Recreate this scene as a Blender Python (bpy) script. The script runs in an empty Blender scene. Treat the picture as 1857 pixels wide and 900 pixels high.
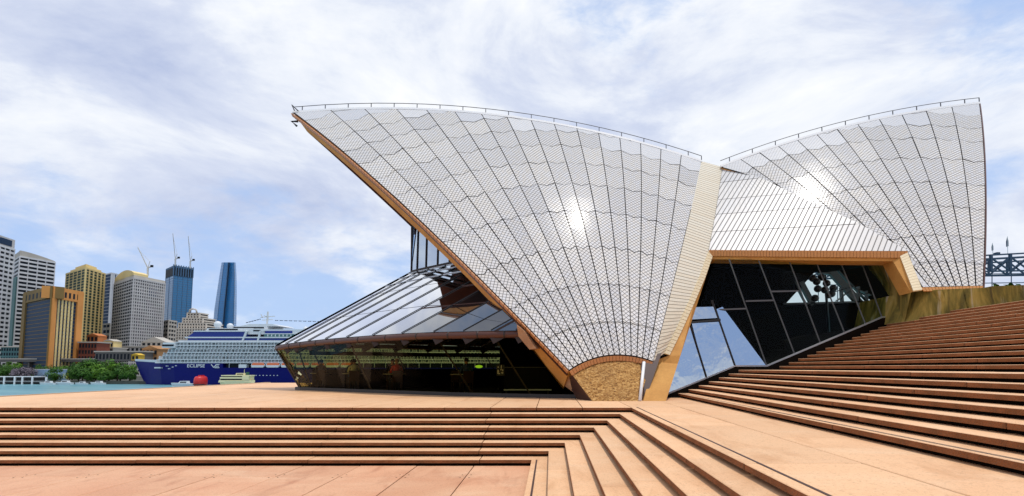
import bpy, math, random
from math import sin, cos, pi, sqrt, radians, atan2, acos
random.seed(7)
SC = bpy.context.scene
COL = SC.collection
# ------------------------------------------------------------------ camera
PW, PH = 1857.0, 900.0
F, CX, YV, PITCH, HC = 926.0, 999.0, 667.0, radians(4.0), 2.2
CY = YV - F * math.tan(PITCH)
cam_d = bpy.data.cameras.new("camera"); cam = bpy.data.objects.new("camera", cam_d)
COL.objects.link(cam); SC.camera = cam
cam.location = (0, 0, HC); cam.rotation_euler = (pi / 2 + PITCH, 0, 0)
cam_d.sensor_width = 36.0; cam_d.lens = F / PW * 36.0
cam_d.shift_x = -(CX - PW / 2) / PW; cam_d.shift_y = (CY - PH / 2) / PW
cam_d.clip_start = 0.05; cam_d.clip_end = 20000
# ------------------------------------------------------------------ light
SUN = (0.205, -0.09, 0.974)
sl = bpy.data.lights.new("sun", 'SUN'); so = bpy.data.objects.new("sun", sl); COL.objects.link(so)
sl.energy = 2.5; sl.angle = radians(2.0); sl.color = (1.0, 0.95, 0.86)
so.rotation_euler = (acos(SUN[2] / sqrt(sum(a * a for a in SUN))), 0, atan2(SUN[1], SUN[0]) + pi / 2)
W = bpy.data.worlds.new("World"); SC.world = W; W.use_nodes = True
SC.view_settings.view_transform = 'Standard'; SC.view_settings.look = 'None'
SC.view_settings.exposure = 0.0; SC.view_settings.gamma = 1.0
SC.cycles.max_bounces = 8; SC.cycles.transparent_max_bounces = 16
SC.cycles.sample_clamp_indirect = 6.0


class NB:
    """small node-graph builder"""
    def __init__(s, tree): s.t = tree; s.n = tree.nodes; s.l = tree.links
    def put(s, sock, v):
        if hasattr(v, 'is_output'): s.l.new(v, sock)
        elif v is not None:
            if sock.type == 'RGBA' and len(v) == 3: v = (*v, 1)
            sock.default_value = v
    def math(s, op, a, b=None, c=None, clamp=False):
        m = s.n.new('ShaderNodeMath'); m.operation = op; m.use_clamp = clamp
        for i, v in enumerate((a, b, c)):
            if v is not None: s.put(m.inputs[i], v)
        return m.outputs[0]
    def noise(s, vec, scale, detail=3, rough=.55, dist=0, dims='3D'):
        n = s.n.new('ShaderNodeTexNoise'); n.noise_dimensions = dims
        if vec is not None: s.l.new(vec, n.inputs['Vector'])
        n.inputs['Scale'].default_value = scale; n.inputs['Detail'].default_value = detail
        n.inputs['Roughness'].default_value = rough; n.inputs['Distortion'].default_value = dist
        return n.outputs[0]
    def voro(s, vec, scale, out='Distance'):
        n = s.n.new('ShaderNodeTexVoronoi'); n.inputs['Scale'].default_value = scale
        if vec is not None: s.l.new(vec, n.inputs['Vector'])
        return n.outputs[out]
    def ramp(s, fac, stops, mode='LINEAR'):
        r = s.n.new('ShaderNodeValToRGB'); r.color_ramp.interpolation = mode
        e = r.color_ramp.elements
        while len(e) < len(stops): e.new(0.5)
        for i, (p, c) in enumerate(stops):
            e[i].position = p; e[i].color = (*c, 1) if len(c) == 3 else c
        s.put(r.inputs[0], fac); return r.outputs[0]
    def mix(s, fac, a, b, mode='MIX'):
        m = s.n.new('ShaderNodeMix'); m.data_type = 'RGBA'; m.blend_type = mode
        s.put(m.inputs[0], fac); s.put(m.inputs[6], a); s.put(m.inputs[7], b); return m.outputs[2]
    def maprange(s, v, a, b, c=0., d=1., smooth=False):
        m = s.n.new('ShaderNodeMapRange'); m.interpolation_type = 'SMOOTHSTEP' if smooth else 'LINEAR'
        s.put(m.inputs[0], v)
        for i, x in enumerate((a, b, c, d)): m.inputs[1 + i].default_value = x
        return m.outputs[0]
    def sep(s, v):
        n = s.n.new('ShaderNodeSeparateXYZ'); s.l.new(v, n.inputs[0]); return n.outputs
    def comb(s, x, y, z):
        n = s.n.new('ShaderNodeCombineXYZ')
        for i, v in enumerate((x, y, z)): s.put(n.inputs[i], v)
        return n.outputs[0]
    def mapping(s, v, scale=(1, 1, 1), rot=(0, 0, 0), loc=(0, 0, 0)):
        n = s.n.new('ShaderNodeMapping'); s.l.new(v, n.inputs[0])
        n.inputs['Scale'].default_value = scale; n.inputs['Rotation'].default_value = rot; n.inputs['Location'].default_value = loc
        return n.outputs[0]
    def coord(s, w='Object'): return s.n.new('ShaderNodeTexCoord').outputs[w]
    def pos(s): return s.n.new('ShaderNodeNewGeometry').outputs['Position']
    def rand(s): return s.n.new('ShaderNodeObjectInfo').outputs['Random']
    def bump(s, h, strength=.3, dist=.02):
        b = s.n.new('ShaderNodeBump'); b.inputs['Strength'].default_value = strength
        b.inputs['Distance'].default_value = dist; s.l.new(h, b.inputs['Height']); return b.outputs[0]


# ------------------------------------------------------------------ sky with cloud layers (world)
def build_sky():
    b = NB(W.node_tree); bg = b.n['Background']
    sky = b.n.new('ShaderNodeTexSky'); sky.sky_type = 'NISHITA'; sky.sun_disc = False
    sky.sun_elevation = math.asin(SUN[2] / sqrt(sum(a * a for a in SUN)))
    sky.sun_rotation = atan2(SUN[0], SUN[1])
    sky.air_density = 1.0; sky.dust_density = 1.0; sky.ozone_density = 2.0
    d = b.coord('Generated')
    x, y, z = b.sep(d)
    zc = b.math('ADD', b.math('MAXIMUM', z, 0.0), 0.30)
    px = b.math('DIVIDE', x, zc); py = b.math('DIVIDE', y, zc)
    v = b.comb(px, py, 0.0)
    v = b.mapping(v, scale=(1.5, 1.25, 1), rot=(0, 0, radians(24)), loc=(SKX, SKY, 0))
    big = b.noise(v, 0.55, 2, .5, 0.3)
    v3 = b.mapping(d, scale=(3.0, 3.0, 6.6), loc=(SKX, SKY, .4))
    mid = b.noise(v3, 1.15, 10, .58, .35)
    fine = b.noise(v3, 4.2, 8, .62, .4)
    dens = b.math('ADD', b.math('MULTIPLY', big, .55), b.math('ADD', b.math('MULTIPLY', mid, .5), b.math('MULTIPLY', fine, .2)))
    cover = b.maprange(dens, .50, .65, 0, 1, True)
    shade = b.noise(b.mapping(v3, loc=(3.1, 1.7, .22)), .95, 9, .6, .3)
    ccol = b.ramp(shade, [(.28, (5.4, 6.2, 8.6)), (.45, (7.9, 8.5, 10.1)), (.53, (9.8, 10.2, 11.0)), (.64, (11.5, 11.6, 11.7))])
    skycol = b.mix(1.0, sky.outputs[0], (1.3, 1.45, 1.75), 'MULTIPLY')
    clear = b.mix(.8, skycol, (5.2, 7.1, 10.7))
    col = b.mix(b.math('MULTIPLY_ADD', cover, .86, .08), clear, ccol)
    col = b.mix(b.maprange(z, -.02, .0, 1, 0), col, (5.0, 5.6, 6.6))
    b.l.new(col, bg.inputs['Color']); bg.inputs['Strength'].default_value = 0.09


SKX, SKY = 1.9, 13.4
build_sky()


# ------------------------------------------------------------------ materials
MATS = {}
def mat(name, col=(.5, .5, .5), rough=.6, metal=0., spec=.5, coat=0.):
    m = bpy.data.materials.new(name); m.use_nodes = True; MATS[name] = m
    p = m.node_tree.nodes['Principled BSDF']
    p.inputs['Base Color'].default_value = (*col, 1); p.inputs['Roughness'].default_value = rough
    p.inputs['Metallic'].default_value = metal; p.inputs['Specular IOR Level'].default_value = spec
    p.inputs['Coat Weight'].default_value = coat
    return m, NB(m.node_tree), p


def noisy(name, c1, c2, scale=3., rough=.7, bumps=.2, bscale=40., bdist=.01, metal=0., spec=.4, coord='Object'):
    m, b, p = mat(name, c1, rough, metal, spec)
    co = b.coord(coord)
    n = b.noise(co, scale, 5, .6)
    c = b.mix(b.maprange(n, .35, .65), c1, c2)
    f = b.noise(co, bscale, 3, .6)
    c = b.mix(b.maprange(f, .3, .7, 0, .35), c, tuple(x * .55 for x in c1))
    b.l.new(c, p.inputs['Base Color'])
    if bumps: b.l.new(b.bump(f, bumps, bdist), p.inputs['Normal'])
    return m


def granite(name, base, alt, stain, tops=True):
    """flat precast granite: speckle, large faint stains, slab-to-slab tint; world position so nothing repeats from slab to slab"""
    m, b, p = mat(name, base, .62, 0, .35)
    w = b.pos(); r = b.rand()
    big = b.noise(w, .45, 5, .62, .4)
    c = b.mix(b.maprange(big, .38, .64), base, alt)
    st = b.noise(b.mapping(w, scale=(1, .35, 1)), 1.7, 6, .65, .6)
    c = b.mix(b.maprange(st, .52, .74, 0, .8), c, stain)
    spots = b.voro(w, 3.1); c = b.mix(b.maprange(spots, .02, .035, .6, 0), c, tuple(x * .3 for x in stain))
    dust = b.noise(b.mapping(w, scale=(.35, 1, 1), loc=(7, 3, 0)), .8, 7, .7, .8); c = b.mix(b.maprange(dust, .5, .72, 0, .35), c, (.80, .60, .40))
    sp = b.voro(w, 60)
    c = b.mix(b.maprange(sp, .1, .5, .28, 0), c, tuple(x * .42 for x in base))
    sp2 = b.noise(w, 26, 4, .75)
    c = b.mix(b.maprange(sp2, .54, .72, 0, .55), c, tuple(x * .38 for x in stain))
    c = b.mix(1.0, c, b.ramp(r, [(0, (.93, .925, .92)), (1, (1.05, 1.045, 1.04))]), 'MULTIPLY')
    b.l.new(c, p.inputs['Base Color'])
    b.l.new(b.bump(b.noise(w, 70, 3, .6), .25, .006), p.inputs['Normal'])
    return m


granite('granite_pale', (.74, .43, .23), (.78, .475, .265), (.58, .30, .14))
granite('granite_pink', (.63, .315, .175), (.70, .40, .235), (.44, .18, .09))
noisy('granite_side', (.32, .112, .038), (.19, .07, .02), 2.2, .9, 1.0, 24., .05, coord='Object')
mat('recess', (.010, .006, .004), .9, 0, .05)  # near-black, with the shade in the step gaps put into the colour
noisy('concrete_ochre', (.62, .31, .075), (.48, .215, .045), 1.1, .75, .25, 18., .01)
noisy('concrete_pinkish', (.50, .30, .17), (.36, .19, .10), 1.2, .75, .25, 18., .01)
mat('edge_tile_cream', (.72, .60, .40), .45, 0, .2)
mat('edge_tile_orange', (.56, .25, .07), .4)
mat('edge_tile_brown', (.50, .21, .07), .45)
mat('joint_dark', (.055, .05, .05), .8)
mat('mullion_grey', (.09, .09, .095), .5, .2)
mat('soffit', (.012, .010, .009), .85, 0, .05)  # near-black, with the underside's shade put into the colour
mat('bronze', (.085, .032, .022), .38, .35)
mat('bronze_dark', (.03, .016, .012), .45, .2)
mat('black_metal', (.012, .012, .014), .4)
mat('black_panel', (.004, .004, .005), .6, 0, .12)
mat('steel_light', (.6, .62, .66), .35, .6)
mat('white_paint', (.78, .78, .78), .45)
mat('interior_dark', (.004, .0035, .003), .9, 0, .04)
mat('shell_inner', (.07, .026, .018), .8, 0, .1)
mat('drain_maroon_flank_shade', (.055, .022, .016), .5)  # maroon of the drains; on the pedestal flank, shade put into the colour


def moss():
    m, b, p = mat('concrete_mossy', (.2, .16, .05), .85)
    w = b.pos()
    n = b.noise(b.mapping(w, scale=(1.3, 1.3, .35)), 1.5, 6, .62, .5)
    c = b.ramp(n, [(.3, (.06, .048, .011)), (.45, (.18, .14, .025)), (.56, (.34, .24, .05)), (.72, (.5, .38, .13))])
    drip = b.noise(b.mapping(w, scale=(2.8, 2.8, .16)), 1.0, 4, .55, .2)
    c = b.mix(b.maprange(drip, .64, .72, 0, .8), c, (.5, .44, .32))
    c = b.mix(b.maprange(drip, .30, .42, .75, 0), c, (.04, .03, .012))
    b.l.new(c, p.inputs['Base Color'])
    b.l.new(b.bump(b.noise(w, 9, 5, .6), .3, .03), p.inputs['Normal'])
moss()


def rock():
    """rough-hewn aggregate face of the pedestal"""
    m, b, p = mat('rough_aggregate', (.5, .26, .08), .9)
    w = b.mapping(b.pos(), scale=(1, 1, 1.7))
    h = b.noise(w, 13, 5, .62, .8)
    c = b.ramp(h, [(.34, (.10, .04, .010)), (.46, (.36, .17, .04)), (.56, (.56, .31, .095)), (.7, (.72, .47, .20))])
    c = b.mix(b.maprange(b.noise(b.pos(), 1.1, 3), .45, .7, 0, .45), c, (.30, .15, .045))
    b.l.new(c, p.inputs['Base Color']); b.l.new(b.bump(h, 1.0, .05), p.inputs['Normal'])
rock()


def tile_mat(name, white, warm, size, line, linecol, rough=.26, mode='diamond', spec=.2):
    """glazed tiles: grid from the UV map (metres along / across the rib); two glazes, dark joints"""
    m, b, p = mat(name, white, rough, 0, spec)
    u, v, _ = b.sep(b.coord('UV'))
    if mode == 'diamond':
        a = b.math('DIVIDE', b.math('ADD', u, v), size); c2 = b.math('DIVIDE', b.math('SUBTRACT', u, v), size)
    else:
        a = b.math('DIVIDE', u, size); c2 = b.math('DIVIDE', v, size * 6)
    def edge(t):
        f = b.math('FRACT', t); return b.math('MINIMUM', f, b.math('SUBTRACT', 1.0, f))
    e = b.math('MINIMUM', edge(a), edge(c2)) if mode == 'diamond' else edge(a)
    k = b.maprange(e, line, line * 1.9, 1, 0)
    cell = b.comb(b.math('FLOOR', a), b.math('FLOOR', c2), 0)
    wn = b.n.new('ShaderNodeTexWhiteNoise'); wn.noise_dimensions = '3D'; b.l.new(cell, wn.inputs['Vector'])
    c = b.mix(b.maprange(wn.outputs[0], 0, 1, 0, .55), white, warm)
    c = b.mix(b.maprange(b.noise(b.pos(), .5, 4, .6), .45, .75, 0, .22), c, warm)
    r = b.rand()
    c = b.mix(1.0, c, b.ramp(r, [(0, (.86, .86, .87)), (1, (1.0, .985, .96))]), 'MULTIPLY')
    c = b.mix(b.math('MULTIPLY', k, .9), c, linecol)
    b.l.new(c, p.inputs['Base Color'])
    b.l.new(b.math('MULTIPLY_ADD', k, .5, rough), p.inputs['Roughness'])
    return m


tile_mat('shell_tile', (.73, .73, .745), (.73, .675, .585), .19, .058, (.075, .07, .065), .15, 'diamond', .055)
tile_mat('ridge_tile', (.66, .67, .70), (.68, .67, .66), .19, .04, (.36, .36, .36), .3, 'diamond', .05)
tile_mat('strip_tile', (.77, .72, .60), (.74, .64, .48), .2, .06, (.16, .12, .08), .4, 'rows')
tile_mat('side_tile', (.70, .69, .685), (.67, .64, .60), .215, .075, (.16, .15, .14), .35, 'rows')


def glass(name, tint, refl_min, refl_gain, rough=.0, refl=(1, 1, 1), wave=0.):
    m = bpy.data.materials.new(name); m.use_nodes = True; MATS[name] = m
    b = NB(m.node_tree); b.n.remove(b.n['Principled BSDF'])
    out = b.n['Material Output']
    t = b.n.new('ShaderNodeBsdfTransparent'); t.inputs[0].default_value = (*tint, 1)
    g = b.n.new('ShaderNodeBsdfGlossy'); g.inputs['Roughness'].default_value = rough; g.inputs['Color'].default_value = (*refl, 1)
    if wave: b.l.new(b.bump(b.noise(b.pos(), 1.3, 3, .5), wave, .05), g.inputs['Normal'])
    lw = b.n.new('ShaderNodeFresnel'); lw.inputs[0].default_value = 1.5
    f = b.math('MULTIPLY_ADD', lw.outputs[0], refl_gain, refl_min, clamp=True)
    mx = b.n.new('ShaderNodeMixShader'); b.l.new(f, mx.inputs[0]); b.l.new(t.outputs[0], mx.inputs[1]); b.l.new(g.outputs[0], mx.inputs[2])
    b.l.new(mx.outputs[0], out.inputs['Surface'])
    return m


glass('glass_roof', (.10, .05, .045), .0, 4.6, .02)
glass('glass_wall', (.62, .57, .31), -.055, 1.0, .0)
glass('glass_foyer', (.25, .32, .34), .55, .9, .03, (.78, .88, 1.0), .35)
glass('glass_foyer_dark', (.80, .90, .80), .0, .10, .0)
glass('glass_upper', (.20, .26, .32), .62, .8, .0, (.8, .9, 1))
m, b, p = mat('glass_city', (.03, .05, .08), .12, .0, .8)
m, b, p = mat('glass_blue', (.02, .10, .30), .10, .1, .9)


def water():
    m, b, p = mat('water', (.10, .28, .34), .3, 0, .5)
    w = b.pos()
    h = b.noise(b.mapping(w, scale=(.25, 1, 1)), .9, 6, .6, .3)
    c = b.mix(b.maprange(b.noise(b.mapping(w, scale=(.1, 1, 1)), .25, 4), .4, .65), (.08, .25, .33), (.20, .42, .46))
    b.l.new(c, p.inputs['Base Color']); b.l.new(b.bump(h, .5, .25), p.inputs['Normal'])
water()


# ------------------------------------------------------------------ geometry helpers
def ray(u, v):
    cx = (u - CX) / F; cy = (CY - v) / F
    return (cx, cos(PITCH) - sin(PITCH) * cy, sin(PITCH) + cos(PITCH) * cy)
def at(u, v, Y):
    """point of the place that lies at depth Y behind photograph pixel (u, v)"""
    d = ray(u, v); t = Y / d[1]; return (d[0] * t, Y, HC + d[2] * t)
def atz(u, v, z):
    d = ray(u, v); t = (z - HC) / d[2]; return (d[0] * t, d[1] * t, z)
def add3(a, b, k=1.): return (a[0] + b[0] * k, a[1] + b[1] * k, a[2] + b[2] * k)
def sub3(a, b): return (a[0] - b[0], a[1] - b[1], a[2] - b[2])
def dot3(a, b): return a[0] * b[0] + a[1] * b[1] + a[2] * b[2]
def cross3(a, b): return (a[1] * b[2] - a[2] * b[1], a[2] * b[0] - a[0] * b[2], a[0] * b[1] - a[1] * b[0])
def norm3(a):
    l = sqrt(dot3(a, a)) or 1.; return (a[0] / l, a[1] / l, a[2] / l)
def lerp3(a, b, t): return tuple(a[i] + (b[i] - a[i]) * t for i in range(3))
def polyline(pts, t):
    """point at fraction t of the length of a 3D polyline"""
    L = [0.]
    for i in range(1, len(pts)): L.append(L[-1] + sqrt(dot3(sub3(pts[i], pts[i - 1]), sub3(pts[i], pts[i - 1]))))
    s = t * L[-1]
    for i in range(1, len(pts)):
        if s <= L[i] + 1e-9:
            return lerp3(pts[i - 1], pts[i], (s - L[i - 1]) / max(1e-9, L[i] - L[i - 1]))
    return pts[-1]
def interp(x, xs, ys):
    if x <= xs[0]: return ys[0]
    for i in range(1, len(xs)):
        if x <= xs[i]: return ys[i - 1] + (ys[i] - ys[i - 1]) * (x - xs[i - 1]) / (xs[i] - xs[i - 1])
    return ys[-1]


ORIGIN = {}
class MB:
    """collects polygons in world coordinates; build() links them as one mesh object"""
    def __init__(s): s.v = []; s.f = []; s.m = []; s.uv = []; s.has_uv = False; s.sm = []
    def face(s, pts, m=0, uv=None, smooth=False):
        i = len(s.v); s.v += [tuple(p) for p in pts]; s.f.append(tuple(range(i, i + len(pts)))); s.m.append(m); s.sm.append(smooth)
        if uv: s.has_uv = True
        s.uv += uv if uv else [(0., 0.)] * len(pts)
        return s
    def box(s, a, c, m=0):
        x0, y0, z0 = a; x1, y1, z1 = c
        p = [(x0, y0, z0), (x1, y0, z0), (x1, y1, z0), (x0, y1, z0), (x0, y0, z1), (x1, y0, z1), (x1, y1, z1), (x0, y1, z1)]
        return s.hexa(p, m)
    def hexa(s, p, m=0):
        for q in ((0, 3, 2, 1), (4, 5, 6, 7), (0, 1, 5, 4), (1, 2, 6, 5), (2, 3, 7, 6), (3, 0, 4, 7)):
            s.face([p[k] for k in q], m)
        return s
    def prism(s, bottom, top, m=0, mtop=None):
        n = len(bottom)
        s.face(list(reversed(bottom)), m); s.face(top, m if mtop is None else mtop)
        for i in range(n):
            j = (i + 1) % n; s.face([bottom[i], bottom[j], top[j], top[i]], m)
        return s
    def bar(s, a, b_, w, h=None, m=0, up=(0, 0, 1)):
        """rectangular bar from a to b"""
        h = w if h is None else h
        d = norm3(sub3(b_, a)); r = cross3(d, up)
        if dot3(r, r) < 1e-6: r = cross3(d, (0, 1, 0))
        r = norm3(r); q = norm3(cross3(r, d)); P = []
        for c in (a, b_):
            for sx, sy in ((-1, -1), (1, -1), (1, 1), (-1, 1)):
                P.append(add3(add3(c, r, sx * w / 2), q, sy * h / 2))
        return s.hexa(P, m)
    def tube(s, pts, rad, n=8, m=0, cap=True):
        rings = []
        for i, p in enumerate(pts):
            a = pts[max(0, i - 1)]; c = pts[min(len(pts) - 1, i + 1)]
            d = norm3(sub3(c, a)); r = cross3(d, (0, 0, 1))
            if dot3(r, r) < 1e-6: r = (1, 0, 0)
            r = norm3(r); q = norm3(cross3(r, d)); rr = rad[i] if isinstance(rad, (list, tuple)) else rad
            rings.append([add3(add3(p, r, rr * cos(2 * pi * k / n)), q, rr * sin(2 * pi * k / n)) for k in range(n)])
        for i in range(len(rings) - 1):
            for k in range(n):
                j = (k + 1) % n; s.face([rings[i][k], rings[i][j], rings[i + 1][j], rings[i + 1][k]], m, smooth=True)
        if cap: s.face(list(reversed(rings[0])), m); s.face(rings[-1], m)
        return s
    def ball(s, c, r, nu=12, nv=8, m=0, sc=(1, 1, 1)):
        P = lambda i, j: (c[0] + r * sc[0] * sin(pi * j / nv) * cos(2 * pi * i / nu), c[1] + r * sc[1] * sin(pi * j / nv) * sin(2 * pi * i / nu), c[2] - r * sc[2] * cos(pi * j / nv))
        for i in range(nu):
            for j in range(nv):
                q = [P(i, j), P(i + 1, j), P(i + 1, j + 1), P(i, j + 1)]
                if j == 0: q = [q[0], q[2], q[3]]
                elif j == nv - 1: q = q[:3]
                s.face(q, m, smooth=True)
        return s
    def mesh(s, name, mats, off=(0, 0, 0)):
        # weld identical verts
        key = {}; vs = []; mp = []
        for p in s.v:
            k = (round(p[0], 4), round(p[1], 4), round(p[2], 4))
            if k not in key: key[k] = len(vs); vs.append(sub3(p, off))
            mp.append(key[k])
        fs = []; mm = []; uv = []; sm = []; c = 0
        for f, mi, smo in zip(s.f, s.m, s.sm):
            g = [mp[i] for i in f]; us = s.uv[c:c + len(f)]; c += len(f)
            gg = []; uu = []
            for a, q in zip(g, us):
                if a not in gg: gg.append(a); uu.append(q)
            if len(gg) >= 3: fs.append(gg); mm.append(mi); uv += uu; sm.append(smo)
        me = bpy.data.meshes.new(name); me.from_pydata(vs, [], fs)
        me.polygons.foreach_set('material_index', mm); me.polygons.foreach_set('use_smooth', sm)
        if s.has_uv:
            l = me.uv_layers.new(name='UVMap'); flat = [x for q in uv for x in q]; l.data.foreach_set('uv', flat)
        for k in (mats if isinstance(mats, (list, tuple)) else [mats]): me.materials.append(MATS[k])
        me.update(); return me
    def build(s, name, mats, parent=None, **kw):
        off = ORIGIN[parent.name] if parent else (0, 0, 0)
        o = bpy.data.objects.new(name, s.mesh(name, mats, off)); COL.objects.link(o)
        if parent: o.parent = parent
        ORIGIN[o.name] = off
        for k, v in kw.items(): o[k] = v
        return o


def thing(name, loc, label, cat, group=None, kind=None):
    o = bpy.data.objects.new(name, None); COL.objects.link(o); o.location = loc; o.empty_display_size = .2
    o['label'] = label; o['category'] = cat
    if group: o['group'] = group
    if kind: o['kind'] = kind
    ORIGIN[o.name] = tuple(loc); return o
def place(name, me, loc, parent=None, rot=None, **kw):
    o = bpy.data.objects.new(name, me); COL.objects.link(o)
    off = ORIGIN[parent.name] if parent else (0, 0, 0)
    o.location = sub3(loc, off)
    if rot: o.rotation_euler = rot
    if parent: o.parent = parent
    for k, v in kw.items(): o[k] = v
    return o
def copy_thing(root, loc, label, rotz=None):
    r = root.copy(); COL.objects.link(r); r.location = loc; r['label'] = label
    if rotz is not None: r.rotation_euler = (0, 0, rotz)
    for ch in root.children:
        c = ch.copy(); COL.objects.link(c); c.parent = r
        for g in ch.children:
            d = g.copy(); COL.objects.link(d); d.parent = c
    return r


# ================================================================== PODIUM, STEPS (setting)
R1, T1, YK, XK = 0.13706, 0.3821, 11.647, -0.436
ZP = 8 * R1
R2, T2, MX1, MX8 = 0.1454, 0.4112, 4.773, 8.98
NST = 22
def step_x(j): return MX1 + (j - 1) * T2 if j < 8 else MX8 + (j - 8) * T2
def step_z(j): return ZP + j * R2
def end_y(X): return 19.3 + (X - 4.77) * 0.2
SLABS = {}
def slab_mesh(w, d, h, top='granite_pale'):
    key = (round(w, 3), round(d, 3), round(h, 3), top)
    if key not in SLABS:
        mb = MB(); c = .008
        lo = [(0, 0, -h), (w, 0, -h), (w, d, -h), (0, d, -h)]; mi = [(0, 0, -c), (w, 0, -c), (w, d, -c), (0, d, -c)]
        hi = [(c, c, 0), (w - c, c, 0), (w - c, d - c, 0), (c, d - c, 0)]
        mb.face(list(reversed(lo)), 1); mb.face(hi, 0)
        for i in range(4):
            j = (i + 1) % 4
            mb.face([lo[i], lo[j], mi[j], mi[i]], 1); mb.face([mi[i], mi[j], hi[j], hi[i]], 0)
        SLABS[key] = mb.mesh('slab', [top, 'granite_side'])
    return SLABS[key]
def struct(name, loc, label, cat):
    return thing(name, loc, label, cat, None, 'structure')


def build_podium():
    rng = random.Random(3)
    G = .017; JS = 1.28; LS = 3.86; HT = .078
    # ---- lower plaza
    root = struct('lower_plaza', (-6, 10, 0), 'pink granite plaza floor at the foot of the sunken steps', 'plaza floor')
    MB().box((-21.1, -12, -.4), (XK + .15, YK + .15, -.06), 0).build('plaza_bed', 'recess', root)
    xs = [-1.73 - JS * i for i in range(0, 16)]; edges = [XK] + xs
    ys = [YK + .02, 10.55, 10.55 - LS, 10.55 - 2 * LS, 10.55 - 3 * LS, 10.55 - 4 * LS]
    for i in range(len(edges) - 1):
        for j in range(len(ys) - 1):
            x1, x0 = edges[i], edges[i + 1]; y1, y0 = ys[j], ys[j + 1]
            place('paving_slab', slab_mesh(x1 - x0 - G, y1 - y0 - G, HT, 'granite_pink'), (x0 + G / 2, y0 + G / 2, rng.uniform(-.002, .002)), root)
            if j < 2 and x1 < XK and x1 > -14:      # round lifting sockets beside the slab joints
                for sx in (-.09, .09):
                    mb = MB(); c = (x1 + sx, y1 - .12 if j == 0 and 0 else y0 + .13 if j == 0 else y1 - .13, .004)
                    mb.face([(c[0] + .016 * cos(a * pi / 4), c[1] + .016 * sin(a * pi / 4), c[2]) for a in range(8)])
                    mb.build('lifting_socket', 'recess', root)
    # ---- sunken steps (L shaped flight)
    root = struct('sunken_steps', (-2, 12.5, 0), 'eight broad granite steps turning a corner around the lower plaza', 'steps')
    core = MB()
    for k in range(1, 9):
        y0 = YK + (k - 1) * T1; x0 = XK + (k - 1) * T1; z = k * R1
        core.box((-21.1, y0 + .11 + .001 * k, -.39 + .002 * k), (x0 + .12, 15.6 + .003 * k, z - HT - .001))
        core.box((x0 + .13, -12 - .002 * k, -.38 + .002 * k), (5.2 + .002 * k, y0 + .1, z - HT - .002))
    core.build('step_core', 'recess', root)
    for k in range(1, 8):
        y0 = YK + (k - 1) * T1; x0 = XK + (k - 1) * T1; z = k * R1
        d = T1 + .13
        j0 = -1.68 + rng.uniform(-.1, .1)
        xs = [x0 + d] + [j0 - LS * i for i in range(0, 6)]
        for i in range(len(xs) - 1):
            xb, xa = xs[i], max(xs[i + 1], -21.1)
            if xb - xa < .2: continue
            place('step_slab', slab_mesh(xb - xa - G, d, HT), (xa + G / 2, y0, z + rng.uniform(-.003, .003)), root)
        yt = y0 - .006; yj = [yt] + [yt - rng.uniform(1.2, 3.4) - LS * i for i in range(0, 6)]
        for i in range(len(yj) - 1):
            yb, ya = yj[i], yj[i + 1]
            place('step_slab', slab_mesh(d, yb - ya - G, HT), (x0, ya + G / 2, z + rng.uniform(-.003, .003)), root)
    # narrow dark drain set behind the lowest return nosing
    MB().box((XK + .10, -11, R1 - .02), (XK + .135, YK - .02, R1 + .004)).build('drain_channel', 'drain_maroon_flank_shade', root)
    # ---- platform
    root = struct('podium_platform', (-6, 18, ZP), 'broad pale granite platform around the restaurant with strip paving', 'platform')
    MB().box((-21.05, 15.7, -11), (4.9, 38.4, ZP - HT - .003)).build('platform_bed', 'recess', root)
    Y0 = YK + 7 * T1; X0 = XK + 7 * T1
    xs = [X0 + .0] + [.88 - JS * i for i in range(0, 18)]
    for i in range(len(xs) - 1):
        xb, xa = xs[i], max(xs[i + 1], -21.1)
        if xb - xa < .1: continue
        for j in range(6):
            ya, yb = Y0 + LS * j, min(Y0 + LS * (j + 1), 38.5)
            if j == 0 and False: pass
            if xa > -7.5 and ya > 24: continue
            place('paving_slab', slab_mesh(xb - xa - G, yb - ya - G, HT), (xa + G / 2, ya + (0 if j == 0 else G / 2), ZP + rng.uniform(-.0015, .0015)), root)
    # terrace strip between the two flights
    for (xa, xb) in ((X0, 3.62), (3.62, MX1 + .13)):
        off = rng.uniform(0, 1.5) if xa > 3 else 0.6
        yj = [19.9] + [19.9 - off - LS * i for i in range(1, 8)]
        if xa < 3: yj = [Y0 - .006] + [Y0 - off - LS * i for i in range(1, 7)]
        for i in range(len(yj) - 1):
            yb, ya = yj[i], yj[i + 1]
            place('paving_slab', slab_mesh(xb - xa - G, yb - ya - G, HT), (xa + (0 if xa < 3 else G / 2), ya + G / 2, ZP + rng.uniform(-.0015, .0015)), root)
    place('paving_slab', slab_mesh(3.62 - X0 - G, 5.5, HT), (X0 + G / 2, Y0 + .006, ZP), root)
    MB().box((X0 + .15, -11, ZP - .02), (X0 + .185, Y0 + .1, ZP + .004)).build('drain_channel', 'drain_maroon_flank_shade', root)
    MB().box((-21.3, 14.3, ZP - .3), (-21.1, 38.6, ZP + .015)).build('edge_kerb', 'granite_pale', root)
    # ---- monumental steps
    root = struct('monumental_steps', (9, 12, ZP), 'wide monumental flight of granite steps rising beside the foyer glass', 'steps')
    core = MB()
    for j in range(1, NST + 1):
        x0, z = step_x(j), step_z(j)
        core.box((x0 + .13, -6.2 - .003 * j, ZP - .6 - .003 * j), (17.5 + .003 * j, end_y(x0) + .25 + .002 * j, z - .087))
    core.build('step_core', 'recess', root)
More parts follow.
